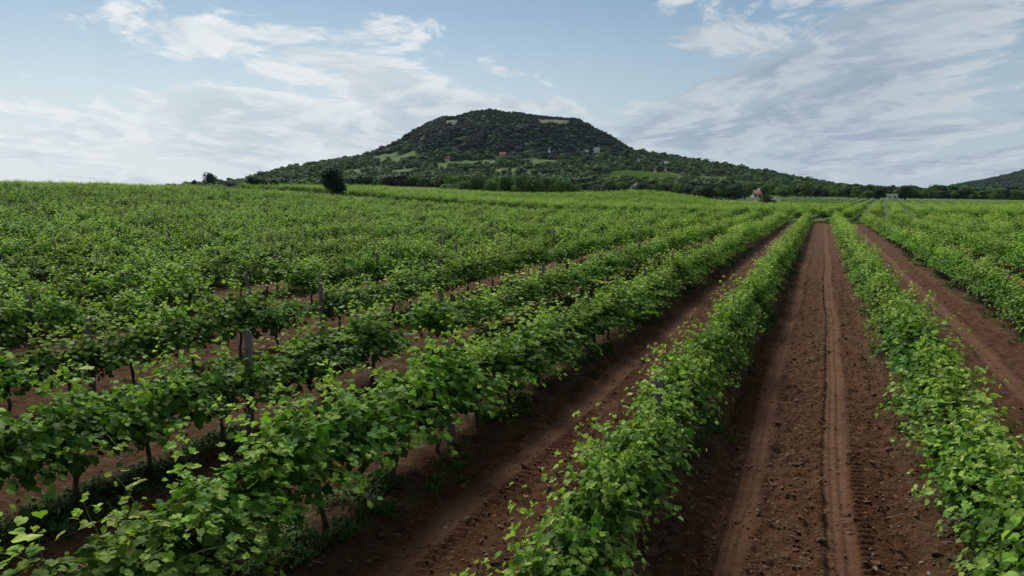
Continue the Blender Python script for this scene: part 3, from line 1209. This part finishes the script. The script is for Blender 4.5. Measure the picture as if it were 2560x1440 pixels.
def posts():
    r = np.random.default_rng(3)
    meshes = [post_mesh('wooden_post', 40 + i, h) for i, h in enumerate((1.22, 1.30, 1.38, 1.34, 1.26))]
    P = []
    fixed = {2: 8.12, 3: 7.32, 4: 7.5, 1: 7.97, 0: 8.3}
    for k in range(-12, 62):
        y0 = fixed.get(k, 7.6 + r.normal(0, 0.35))
        for j in range(-1, 16):
            y = y0 + 5.82 * j + (r.normal(0, 0.12) if j else 0)
            if y < ROW_END:
                P.append((k, row_x(k) + r.normal(0, 0.03), y))
    A = np.array(P)
    Z = ground_z(A[:, 1], A[:, 2])
    Q = np.column_stack([A[:, 1:], Z])
    ok = in_view(Q, 400, (0.5, 1.2))
    K = A[ok, 0].astype(int); Q = Q[ok]
    order = np.argsort(np.linalg.norm(Q - EYE, axis=1))
    fr = in_view(Q, 20, (0.5, 1.2))[order]
    order = np.concatenate([order[fr][:120], order[~fr], order[fr][120:]])
    near = order[:120]
    rank = {}
    for k in np.unique(K[near]):
        ids = sorted([i for i in near if K[i] == k], key=lambda i: Q[i, 1])
        for n, i in enumerate(ids):
            rank[i] = n + 1
    for i in near:
        k = int(K[i])
        lean = r.normal(0, 0.035, 2)
        if k == 3 and rank[i] == 2:
            lean = np.array([-0.02, 0.11])
        if k == 5 and rank[i] == 2:
            lean = np.array([0.05, -0.18])
        s = 1.0 if k > 1 else 0.86
        extra = 1.06 if (k == 3 and rank[i] == 1) else 1.0
        o = obj('wooden_post', meshes[int(r.integers(5))] if not (k == 3 and rank[i] == 1) else meshes[2], None, tuple(Q[i]), (lean[0], lean[1], r.uniform(0, 6.28)), (1, 1, s * extra))
        tag(o, 'grey wooden post, %s from the front in the %s of wide dirt track' % (ordinal(rank[i]), row_phrase(k)), 'post', 'wooden trellis posts')
    rest = order[120:]
    n = len(rest)
    SRC['post'] = source_collection('row_post', [post_mesh('row_post', 80 + i, 1.36) for i in range(3)])
    scatter('row_posts', Q[rest], np.column_stack([r.normal(0, .05, n), r.normal(0, .05, n), r.uniform(0, 6, n)]), np.ones((n, 3)), r.integers(0, 3, n), SRC['post'],
            'grey wooden post tops among the vine rows further off', 'posts')
    for k, hs in ((2, (1.06, 1.11)), (1, (1.0,)), (0, (1.0,)), (3, (0.98, 1.03)), (4, (1.0,))):
        for hh, nm in zip(hs, ('upper', 'lower') if len(hs) > 1 else ('thin',)):
            ys = np.arange(1.0, 40.0, 0.97)
            xs = np.full_like(ys, row_x(k)) + 0.05 * (1 if nm != 'lower' else -1)
            zs = ground_z(np.full_like(ys, row_x(k)), ys * 0 + 9.0) + hh + 0.015 * np.sin(ys * 1.08)
            V, F = tube(np.column_stack([xs, ys, zs]), np.full(len(ys), 0.0028), 4, False)
            o = obj('trellis_wire', new_mesh('trellis_wire', V, F, [M_WIRE], None, True))
            tag(o, '%s trellis wire strung along the %s of wide dirt track' % ({'upper': 'lower dark steel', 'lower': 'upper dark steel', 'thin': 'single dark steel'}[nm], row_phrase(k)), 'wire', 'trellis wires')


posts()


# ------------------------------------------------------------------ weeds and clods
def weeds():
    r = np.random.default_rng(21)
    tufts = []
    for i in range(6):
        V = []; F = []; T = []
        n = 34
        for b in range(n):
            a = r.uniform(0, 6.28); q = r.uniform(0, 0.10)
            p = np.array([q * math.cos(a), q * math.sin(a), 0])
            L = r.uniform(0.03, 0.12); w = r.uniform(0.005, 0.012)
            out = np.array([math.cos(a + r.normal(0, .6)), math.sin(a + r.normal(0, .6)), 0])
            sd = np.cross(out, [0, 0, 1]) * w
            mid = p + out * L * 0.35 + np.array([0, 0, L * 0.7]); tipp = p + out * L * 0.8 + np.array([0, 0, L * r.uniform(0.55, 1.0)])
            o = len(V)
            V += [p - sd * .5, p + sd * .5, mid + sd, mid - sd, tipp]
            F += [(o, o + 1, o + 2), (o, o + 2, o + 3), (o + 3, o + 2, o + 4)]
            T += [np.clip(r.normal(0.4, 0.25), 0, 1)] * 5
        tufts.append(new_mesh('weed_tuft', V, F, [M_WEED], {'tint': np.array(T)}, False))
    c = source_collection('weed_tuft', tufts)
    P = []
    for k in range(-3, 9):
        n = int(2600 if k in (1, 2, 3, 0) else 1400)
        y = 2 + 45 * r.random(n) ** 1.5
        x = row_x(k) + r.normal(0.04 if k != 1 else 0.12, 0.24, n)
        dn = fbm(x / 0.9, y / 1.4, 3, 15)
        m = (dn > (0.02 if k in (1, 2, 3) else 0.10)) & (np.abs(x - row_x(k)) < 0.62)
        P.append(np.column_stack([x[m], y[m]]))
    P = np.concatenate(P)
    z = ground_z(P[:, 0], P[:, 1])
    P3 = np.column_stack([P, z - 0.005])
    P3 = P3[in_view(P3, 400, (0.1,))]
    n = len(P3)
    scatter('weeds', P3, np.column_stack([r.normal(0, .15, n), r.normal(0, .15, n), r.uniform(0, 6.28, n)]), (r.uniform(0.5, 1.3, n))[:, None] * np.ones((1, 3)),
            r.integers(0, 6, n), c, 'low green weeds growing under the vine rows', 'weeds')
    # headland grass
    n = 9000
    x = r.uniform(-150, 60, n); y = r.uniform(ROW_END + 0.5, 103.5, n)
    P3 = np.column_stack([x, y, ground_z(x, y)]); P3 = P3[in_view(P3, 40, (0.1,))]; n = len(P3)
    scatter('headland_grass', P3, np.column_stack([np.zeros((n, 2)), r.uniform(0, 6.28, n)]), (r.uniform(1.2, 2.4, n))[:, None] * np.ones((1, 3)),
            r.integers(0, 6, n), c, 'strip of grass on the headland where the rows end', 'grass')


weeds()


def clods():
    r = np.random.default_rng(33)
    import bmesh
    ms = []
    m_s = simple_mat('soil_clod', (0.080, 0.040, 0.020), 0.95, 0.45, 20, 0.5)
    m_d = simple_mat('dry_soil_clod', (0.122, 0.068, 0.037), 0.95, 0.4, 20, 0.5)
    m_t = simple_mat('pale_stone', (0.19, 0.15, 0.12), 0.95, 0.3, 15, 0.3, spec=0.1)
    m_w = simple_mat('dry_twig', (0.26, 0.20, 0.14), 0.9)
    for i in range(9):
        bm = bmesh.new()
        bmesh.ops.create_icosphere(bm, subdivisions=1 if i < 6 else 2, radius=1.0)
        for v in bm.verts:
            v.co *= r.uniform(0.65, 1.25)
            v.co.z *= 0.6; v.co.x *= 0.85 + 0.3 * (i % 3)
            if i == 8:
                v.co.x *= 2.6; v.co.y *= 0.2; v.co.z *= 0.25
        me = bpy.data.meshes.new('clod')
        bm.to_mesh(me); bm.free()
        me.materials.append(m_s if i < 4 else (m_d if i < 7 else (m_t if i == 7 else m_w)))
        ms.append(me)
    c = source_collection('clod', ms)
    P = []
    for x0, x1, n in ((-1.6, 1.4, 26000), (-4.5, -1.7, 16000), (2.0, 4.4, 5000), (-7.3, -4.9, 9000), (-10.4, -7.9, 2500), (-13.5, -11, 1500)):
        y = 3.5 + 28 * r.random(n) ** 1.6
        P.append(np.column_stack([r.uniform(x0, x1, n), y]))
    P = np.concatenate(P)
    mz, comp, strip = micro(P[:, 0], P[:, 1])
    k = r.random(len(P)) > comp * 0.97
    P = P[k]
    n = len(P)
    s = 0.005 + 0.020 * r.random(n) ** 3
    big = r.random(n) < 0.007
    s[big] = r.uniform(0.028, 0.055, big.sum())
    P3 = np.column_stack([P, ground_z(P[:, 0], P[:, 1]) + s * 0.25])
    ok = in_view(P3, 10, (0.0,))
    P3 = P3[ok]; s = s[ok]; n = len(P3)
    idx = r.choice(9, n, p=[.17, .17, .17, .16, .10, .095, .085, .025, .025])
    scatter('soil_clods', P3, np.column_stack([r.normal(0, .3, n), r.normal(0, .3, n), r.uniform(0, 6.28, n)]), s[:, None] * r.uniform(0.8, 1.3, (n, 3)), idx, c,
            'crumbled brown clods and small stones on the tilled aisles', 'soil clods')


clods()


# ------------------------------------------------------------------ trees
def crown_shape(seed, h, w, nlobe, nleaf, leaf, low=0.22, flat=1.0, rnd=0.45):
    """leaf faces spread over uneven lobes; h total height, w crown width"""
    r = np.random.default_rng(seed)
    lob = []
    for i in range(nlobe):
        a = r.uniform(0, 6.28); q = math.sqrt(r.random()) * 0.36 * w
        zc = h * (low + (1 - low) * r.uniform(0.18, 0.86))
        taper = 1 - 0.55 * max(0, (zc / h - 0.55)) / 0.45
        lob.append((q * math.cos(a) * taper, q * math.sin(a) * taper, zc, r.uniform(0.15, 0.27) * w * (0.8 + 0.2 * taper)))
    lob = np.array(lob)
    li = r.integers(0, nlobe, nleaf)
    dirs = r.normal(0, 1, (nleaf, 3)); dirs[:, 2] += 0.25
    dirs /= np.linalg.norm(dirs, axis=1)[:, None]
    rad = lob[li, 3] * (0.72 + 0.38 * r.random(nleaf) ** 0.7)
    pos = lob[li, :3] + dirs * rad[:, None] * np.array([1, 1, 0.82 * flat])
    pos[:, 2] = np.clip(pos[:, 2], h * low * 0.6, h * 1.03)
    nrm = dirs + r.normal(0, rnd, (nleaf, 3)); tip = r.normal(0, 1, (nleaf, 3)) + np.array([0, 0, -0.3])
    size = leaf * r.uniform(0.6, 1.35, nleaf)
    lt = r.uniform(0.15, 0.8, nlobe)
    tint = np.clip(lt[li] + r.normal(0, 0.18, nleaf), 0, 1)
    return pos, frames(nrm, tip), size, tint, lob


def tree_meshes(seed, h, w, nlobe, nleaf, leaf, m, low=0.22):
    pos, fr, size, tint, lob = crown_shape(seed, h, w, nlobe, nleaf, leaf, low)
    crown = leaves_mesh('crown', pos, fr, size, tint, 0, m)
    r = np.random.default_rng(seed + 1)
    tp = np.column_stack([np.cumsum(r.normal(0, 0.012 * h, 6)), np.cumsum(r.normal(0, 0.012 * h, 6)), np.linspace(-0.3, h * 0.62, 6)])
    tp[:, :2] -= tp[1, :2]
    parts = [tube(tp, np.linspace(0.034 * h, 0.012 * h, 6), 7)]
    for l in lob[:7]:
        s = tp[int(r.integers(2, 5))]
        mid = (s + l[:3]) / 2 + np.array([0, 0, -0.03 * h])
        parts.append(tube(np.array([s, mid, l[:3]]), [0.013 * h, 0.009 * h, 0.004 * h], 5))
    V, F = join(parts)
    return crown, new_mesh('trunk', V, F, [M_TRUNK], None, True)


def plant_tree(name, px, py, t, h, w, label, meshes, mh, mw, group=None, rz=0.0):
    """stand a tree at distance t in the direction of px on the ground found there"""
    q = pt(px, py, t)
    z = float(surf(q[0], q[1]))
    root = bpy.data.objects.new(name, None)
    root.location = (q[0], q[1], z)
    root.scale = (w / mw, w / mw, h / mh)
    root.rotation_euler = (0, 0, rz)
    COL.objects.link(root)
    tag(root, label, 'tree', group)
    obj('crown', meshes[0], root)
    obj('trunk', meshes[1], root)
    return root


HOUSES = []


def trees():
    r = np.random.default_rng(8)
    lone = tree_meshes(107, 5.4, 4.6, 30, 7000, 0.22, M_TREE_DARK, 0.05)
    q = pt(834, 482, 134)
    plant_tree('dark_tree', 834, 482, 128, 5.6, 4.7, 'dark rounded lone tree standing at the edge of the vineyard left of the hill', lone, 5.4, 4.6)
    sm = tree_meshes(111, 4.0, 5.0, 12, 1500, 0.26, M_TREE_DARK, 0.35)
    plant_tree('small_tree', 521, 470, 235, 5.2, 6.0, 'small spreading tree peeking over the field crest against the sky', sm, 4.0, 5.0)
    for i, (px, h, w, lab) in enumerate([(570, 2.6, 7.0, 'low bush on the field crest right of the small spreading tree'),
                                         (628, 4.2, 4.0, 'little tree on the crest just left of the hill foot'),
                                         (645, 3.6, 4.4, 'little tree on the crest touching the left hill foot'),
                                         (488, 3.4, 3.0, 'tiny shrub on the field crest left of the small spreading tree')]):
        plant_tree('small_tree', px, 468, 262, h, w, lab, sm, 4.0, 5.0, None, i * 1.3)
    green = [tree_meshes(200 + i, 7.0, 6.4, 20, 2600, 0.36, M_TREE, 0.0) for i in range(5)]
    dark = [tree_meshes(220 + i, 7.0, 6.4, 20, 2600, 0.36, M_TREE_DARK, 0.0) for i in range(4)]
    # bright grove in front of the hill
    for i, px in enumerate(np.linspace(1122, 1432, 19)):
        top = np.interp(px, [1110, 1150, 1190, 1240, 1300, 1360, 1410, 1440], [474, 462, 447, 444, 438, 440, 452, 464]) + r.normal(0, 3)
        t = 252 + r.uniform(-6, 14)
        base = np.interp(px, [1100, 1300, 1450], [486, 495, 494])
        plant_tree('grove_tree', px + r.normal(0, 2), base, t, (base - top) / FPX * t + 0.8, r.uniform(6.0, 8.5), 'full green tree, %s from left in the front rank of the hill grove' % ordinal(i + 1), green[int(r.integers(5))], 7.0, 6.4, 'grove at the foot of the hill', r.uniform(0, 6.28))
    for i, px in enumerate(np.linspace(1105, 1440, 15)):
        plant_tree('grove_tree', px, 488, 274 + r.uniform(0, 18), r.uniform(6.0, 8.0), r.uniform(6.5, 9.0), 'full green tree, %s from left in the back rank of the hill grove' % ordinal(i + 1), green[int(r.integers(5))], 7.0, 6.4, 'grove at the foot of the hill', r.uniform(0, 6.28))
    # single shrubs in front of the tree line
    for px, py, t, h, w, lab, ms in [(1748, 503, 206, 4.0, 4.8, 'round grey-green shrub at the right end of the vine knoll', dark[0]),
                                     (1917, 515, 198, 3.3, 5.0, 'dark round shrub beside the small bright vine plot', dark[1]),
                                     (1498, 493, 262, 5.0, 6.0, 'dark bushy tree between the grove and the vine knoll', dark[2]),
                                     (1533, 489, 300, 6.5, 5.2, 'dark upright tree left of the white gabled house', dark[3]),
                                     (1450, 492, 262, 3.6, 6.5, 'low dark bush at the right end of the grove', dark[1]),
                                     (2262, 503, 372, 8.0, 8.5, 'dense tree just right of the cream box house', dark[0]),
                                     (2198, 503, 380, 7.0, 8.0, 'dense tree just left of the cream box house', dark[2])]:
        plant_tree('round_tree', px, py, t, h, w, lab, ms, 7.0, 6.4, None, r.uniform(0, 6))
    # the belt of trees behind the fields on the right
    for (x0, x1, n, t0, t1, h0, h1, lab) in [(1460, 1580, 9, 330, 400, 4.5, 7.5, 'left of the white gabled house'),
                                             (1600, 1740, 12, 300, 380, 5.0, 7.5, 'just right of the white gabled house'),
                                             (1750, 1880, 11, 300, 390, 5.5, 8.5, 'just left of the pink roofed house'),
                                             (1905, 2190, 22, 380, 470, 4.8, 8.0, 'between pink roofed house and cream box house'),
                                             (2270, 2590, 24, 400, 500, 4.2, 7.0, 'right of the cream box house')]:
        for i in range(n):
            px = x0 + (x1 - x0) * (i + r.uniform(0.2, 0.8)) / n
            ms = (green if r.random() < 0.55 else dark)
            t = r.uniform(t0, t1)
            clear = any(abs(px - hp) < hw + 6 for hp, hw in ((1890, 10), (2230, 13), (1585, 10), (1465, 10)))
            if clear:
                t = t1 + 40
            plant_tree('belt_tree', px, 500, t, r.uniform(h0, h1), r.uniform(7.5, 12), '%s tree from the left in the belt %s' % (ordinal(i + 1), lab), ms[int(r.integers(len(ms)))], 7.0, 6.4, 'belt of trees behind the far fields', r.uniform(0, 6.28))


trees()


# ------------------------------------------------------------------ houses
M_WHITE = simple_mat('white_plaster', (0.72, 0.71, 0.68), 0.9, 0.08, 2)
M_CREAM = simple_mat('cream_plaster', (0.60, 0.56, 0.44), 0.9, 0.08, 2)
M_PINK = simple_mat('pink_plaster', (0.62, 0.36, 0.30), 0.9, 0.08, 2)
M_GREYW = simple_mat('grey_render', (0.33, 0.31, 0.29), 0.9, 0.12, 2)
M_RED = simple_mat('red_tile', (0.40, 0.085, 0.050), 0.85, 0.25, 3)
M_ROSE = simple_mat('rose_tile', (0.42, 0.20, 0.15), 0.85, 0.2, 3)
M_GREYR = simple_mat('grey_tile', (0.36, 0.35, 0.34), 0.85, 0.2, 3)
M_BEIGE = simple_mat('beige_tile', (0.50, 0.40, 0.28), 0.85, 0.2, 3)
M_GLASS = simple_mat('dark_window', (0.02, 0.025, 0.03), 0.2, 0.1, 2, spec=0.6)
M_DOOR = simple_mat('brown_door', (0.12, 0.07, 0.04), 0.7)


def house(name, px, py, L, D, hw, hr, turn, wall, roof, label, chim=True, nwin=2, flat=False, tmin=430, t=None, big=1.0):
    if name == 'hillside_house':
        L, D, hw, hr = L * .78, D * .78, hw * .8, hr * .8
    """gabled house: L along the ridge, D deep, hw wall height, hr roof height; turn = ridge angle to the picture plane"""
    P = at(px, py, tmin) if t is None else pt(px, py, t)
    z = float(surf(P[0], P[1]))
    root = bpy.data.objects.new(name, None)
    root.location = (P[0], P[1], z)
    root.rotation_euler = (0, 0, YAW + math.radians(turn))
    COL.objects.link(root)
    tag(root, label, 'house')
    lx, dy = L / 2, D / 2
    w = MB().box((-lx, -dy, -2.5), (lx, dy, hw))
    if not flat:
        w.add([(-lx, -dy, hw), (-lx, dy, hw), (-lx, 0, hw + hr)], [(0, 2, 1)])
        w.add([(lx, -dy, hw), (lx, dy, hw), (lx, 0, hw + hr)], [(0, 1, 2)])
    obj('wall', w.mesh('wall', wall), root)
    e = 0.45; th = 0.22
    if flat:
        ro = MB().box((-lx - .3, -dy - .3, hw + .003), (lx + .3, dy + .3, hw + 0.35))
    else:
        ro = MB()
        sl_ = hr / dy
        for s in (-1, 1):
            y1 = s * (dy + e); z1 = hw - e * sl_
            a = [(-lx - e, y1, z1), (lx + e, y1, z1), (lx + e, 0, hw + hr), (-lx - e, 0, hw + hr)]
            b = [(x, y, zz + th) for x, y, zz in a]
            ro.add(a + b, [(0, 1, 2, 3), (7, 6, 5, 4), (0, 4, 5, 1), (1, 5, 6, 2), (2, 6, 7, 3), (3, 7, 4, 0)])
    rf = obj('roof', ro.mesh('roof', roof), root)
    if chim:
        obj('chimney', MB().box((lx * .4, -.4 - dy * .3, hw + hr * .35), (lx * .4 + .8, .4 - dy * .3, hw + hr + 1.1)).mesh('chimney', wall), rf)
    wm = MB().box((-0.55, -0.05, -0.65), (0.55, 0.05, 0.65)).mesh('window', M_GLASS)
    for i in range(nwin):
        x = -lx + L * (i + 0.5) / nwin
        obj('window', wm, root, (x, -dy - 0.02, hw * 0.55), None, (big, 1, big))
    if not flat:
        g = obj('window', wm, root, (-lx - 0.02, 0, hw + hr * 0.25), (0, 0, math.pi / 2), (0.8, 1, 0.9))
        g = obj('window', wm, root, (lx + 0.02, 0, hw + hr * 0.25), (0, 0, math.pi / 2), (0.8, 1, 0.9))
    if flat:
        HOUSES.append((P[0], P[1], max(L, D)))
        return root
    obj('door', MB().box((-.5, -.05, 0), (.5, .05, 2.0)).mesh('door', M_DOOR), root, (lx * 0.62, -dy - 0.03, 0.05))
    HOUSES.append((P[0], P[1], max(L, D)))
    return root


house('hillside_house', 1119, 402, 9, 6, 3.2, 3.4, 18, M_WHITE, M_RED, 'small house with bright red roof on the left hillside meadow')
house('hillside_house', 1257, 391, 12, 6, 4.4, 2.0, 4, M_PINK, M_RED, 'pink house with row of dark windows on the middle hillside', nwin=3, big=1.35)
house('hillside_house', 1373, 381, 4.5, 6, 4.0, 3.6, 84, M_WHITE, M_GREYR, 'narrow white gabled cottage high on the hillside under the dark wood')
house('hillside_house', 1491, 381, 12, 8, 4.0, 4.5, 24, M_WHITE, M_GREYR, 'large white house with broad pale roof highest on the right hillside')
house('hillside_house', 1466, 384, 7, 5, 2.8, 1.6, -10, M_WHITE, M_GREYR, 'low white outbuilding just left of the large white hillside house', chim=False)
house('hillside_house', 1595, 408, 5, 6, 4.2, 3.6, 62, M_WHITE, M_GREYR, 'slim white gabled cottage on the right hillside')
house('hillside_house', 1537, 417, 7, 6, 4.0, 3.0, 66, M_WHITE, M_ROSE, 'white gabled house beside a low orange roofed house')
house('hillside_house', 1551, 417, 9, 5, 2.6, 1.8, 8, M_WHITE, M_RED, 'low orange roofed house right of the white gabled house')
house('hillside_house', 1499, 431, 10, 6, 3.6, 2.6, -8, M_GREYW, M_GREYR, 'grey house with pale chimney above the striped hillside vines')
house('hillside_house', 1665, 411, 8, 5, 3.0, 2.0, 10, M_WHITE, M_GREYR, 'small white house alone on the far right hillside')
house('hillside_house', 1638, 430, 4, 5, 4.6, 1.6, 70, M_WHITE, M_GREYR, 'narrow white house right above the striped hillside vines', chim=False)
house('hillside_house', 1657, 430, 10, 4, 2.2, 1.4, -14, M_WHITE, M_GREYR, 'long low white shed above the striped hillside vines', chim=False, nwin=3)
house('beige_house', 1466, 459, 11, 7, 2.8, 3.6, -28, M_CREAM, M_BEIGE, 'beige roofed house behind bushes right of the grove', tmin=250)
house('beige_house', 1428, 461, 6, 5, 3.2, 3.0, 60, M_WHITE, M_BEIGE, 'pale gable half hidden by bushes at right end of the grove', tmin=250)
house('gabled_house', 1586, 474, 5.0, 4.4, 3.0, 2.2, 68, M_WHITE, M_GREYR, 'white gabled house with tall chimney behind the vine knoll', t=385, tmin=250)
house('gabled_house', 1890, 487, 3.9, 3.8, 2.2, 1.8, 5, M_WHITE, M_ROSE, 'white house with pink tiled roof among the trees of the belt', t=380)
house('box_house', 2230, 503, 4.9, 4.4, 3.1, 0, -27, M_CREAM, M_CREAM, 'cream flat-roofed box house with two dark windows beside the staked vines', chim=False, flat=True, t=362, big=0.75)
house('hillside_house', 769, 440, 3.5, 4, 6.0, 2.4, 80, M_WHITE, M_GREYR, 'small white house peeking from the trees on the left hill foot', chim=False, nwin=1)


# ------------------------------------------------------------------ woods on the hills
def woods():
    r = np.random.default_rng(44)
    ms = []
    for i in range(10):
        m = M_TREE_DARK if i < 5 else M_TREE
        pos, fr, size, tint, lob = crown_shape(300 + i, 1.0, 1.05, 9, 420, 0.14, 0.02, rnd=0.22)
        ms.append(leaves_mesh('wood_tree', pos, fr, size, tint, 0, m))
    c = source_collection('wood_tree', ms)
    n = 60000
    u = r.uniform(-560, 660, n); v = r.uniform(-700, 130, n)
    X = HC[0] + u * HU[0] + v * HV[0]; Y = HC[1] + u * HU[1] + v * HV[1]
    rr = np.hypot(u, v)
    Z = hill_h(X, Y); T = terrain(X, Y)
    up = sstep(250, 170, rr)
    dens = 0.28 + 0.42 * up + 0.10 * (fbm(X / 50, Y / 50, 3, 13) > 0)
    dens *= np.where(rr < 260, 1.0, sstep(-0.5, -0.02, fbm(X / 60, Y / 60, 3, 71)) * 0.9 + 0.1)
    ok = r.random(n) < dens
    ok &= Z > T - 1.0
    for pl in MEADOWS + TAN:
        ok &= ~in_poly(X, Y, pl)
    hx = np.array(HOUSES)
    for x, y, s in hx:
        # a clear yard round each house, open towards the valley
        du, dv = X - x, Y - y
        a = du * HU[0] + dv * HU[1]; b = du * HV[0] + dv * HV[1]
        ok &= ~((np.abs(a) < s * 0.75) & (b > -s * 3.0) & (b < s * 0.8))
    X, Y, Z, rr, u = X[ok], Y[ok], np.maximum(Z, T)[ok], rr[ok], u[ok]
    n = len(X)
    h = np.where(rr < 230, r.uniform(4.5, 7.0, n), r.uniform(4.0, 9.0, n)) * (0.8 + 0.5 * r.random(n) ** 3)
    h = np.where((rr < 112), h * 0.62, h)
    h = np.where(rr < 250, h * 0.85, h)
    w = h * np.where(rr < 240, r.uniform(1.6, 2.3, n), r.uniform(1.0, 1.6, n))
    mixp = np.clip(0.02 + 0.93 * sstep(175, 320, rr) + 0.35 * fbm(X / 40, Y / 40, 2, 90), 0.02, 0.95)
    g = r.random(n) < mixp
    idx = np.where(g, 5 + r.integers(0, 5, n), r.integers(0, 5, n))
    scatter('hillside_wood', np.column_stack([X, Y, Z - 0.3]), np.column_stack([np.zeros((n, 2)), r.uniform(0, 6.28, n)]), np.column_stack([w, w, h]), idx, c,
            'dense dark green wood covering the slopes of the flat-topped hill', 'wood')
    # the hill on the right
    n = 26000
    a = r.uniform(0, 2 * math.pi, n); q = 980 * np.sqrt(r.random(n))
    X = H2C[0] + q * np.cos(a); Y = H2C[1] + q * np.sin(a)
    Z = hill2_h(X, Y); T = terrain(X, Y)
    P = np.column_stack([X, Y, Z])
    px, py, pz = project(P)
    ok = (Z > T - 1) & (px > 2150) & (px < 3200)
    P = P[ok]; n = len(P)
    h = r.uniform(7, 13, n)
    w = h * r.uniform(1.1, 1.7, n)
    scatter('far_wood', P, np.column_stack([np.zeros((n, 2)), r.uniform(0, 6.28, n)]), np.column_stack([w, w, h]), r.integers(0, 7, n), c,
            'wood on the distant hill at the right edge of the picture', 'wood')
    # scrub that fills the foot of the hill behind the belt trees
    n = 5000
    px = r.uniform(640, 2640, n); t = r.uniform(480, 760, n)
    Q = np.array([pt(a_, 490, b_) for a_, b_ in zip(px, t)])
    Z = terrain(Q[:, 0], Q[:, 1]); hz = hill_h(Q[:, 0], Q[:, 1])
    ok = (hz < Z + 1.5) & (r.random(n) < 0.55)
    for x, y, s in hx:
        ok &= np.hypot(Q[:, 0] - x, Q[:, 1] - y) > s * 1.6
    Q = Q[ok]; Z = np.maximum(Z, hz)[ok]; n = len(Q)
    h = r.uniform(5, 9.5, n); w = h * r.uniform(1.1, 1.7, n)
    scatter('foothill_wood', np.column_stack([Q[:, :2], Z - 0.3]), np.column_stack([np.zeros((n, 2)), r.uniform(0, 6.28, n)]), np.column_stack([w, w, h]), r.integers(2, 10, n), c,
            'mixed green wood on the flat land at the foot of the hill', 'wood')


woods()


# ------------------------------------------------------------------ small marks
def small_things():
    # stone cross on the left rim of the hill
    P = at(1107, 306, 900)
    P = P if np.hypot(P[0] - HC[0], P[1] - HC[1]) < 250 else at(1109, 311, 900)
    z = float(surf(P[0], P[1]))
    root = bpy.data.objects.new('stone_cross', None)
    root.location = (P[0], P[1], z); root.rotation_euler = (0, 0, YAW)
    COL.objects.link(root)
    tag(root, 'stone cross on a plinth on the left rim of the hilltop', 'cross')
    m = simple_mat('grey_stone', (0.22, 0.21, 0.20), 0.9)
    obj('plinth', MB().box((-1.4, -1.4, -1.5), (1.4, 1.4, 1.6)).box((-1.0, -1.0, 1.6), (1.0, 1.0, 2.4)).mesh('plinth', m), root)
    obj('shaft', MB().box((-.4, -.35, 2.4), (.4, .35, 7.0)).mesh('shaft', m), root)
    obj('crossbar', MB().box((-1.5, -.3, 5.0), (1.5, .3, 5.7)).mesh('crossbar', m), root)
    for px, py, t, h, lab in [(2068, 519, 192, 2.7, 'thin dark field pole left of the cream box house'), (2366, 517, 192, 2.6, 'thin dark field pole right of the cream box house')]:
        q = pt(px, py, t)
        V, F = tube(np.array([[0, 0, -0.3], [0.03, 0, h * .5], [0.0, 0.02, h]]), [0.09, 0.08, 0.07], 7)
        o = obj('field_pole', new_mesh('field_pole', V, F, [M_POST], None, True), None, (q[0], q[1], float(ground_z(q[0], q[1]))))
        tag(o, lab, 'pole')


small_things()


# ------------------------------------------------------------------ haze
def haze():
    m, t, out = mat('haze')
    v = t.new('ShaderNodeVolumePrincipled')
    v.inputs['Color'].default_value = (0.62, 0.80, 1.0, 1)
    v.inputs['Density'].default_value = 0.000021
    v.inputs['Anisotropy'].default_value = 0.2
    t.t.links.new(v.outputs[0], out.inputs['Volume'])
    o = obj('haze', MB().box((-3600, -1200, -12), (3600, 5600, 240)).mesh('haze', m))
    tag(o, 'thin pale haze over the valley', kind='stuff')


haze()
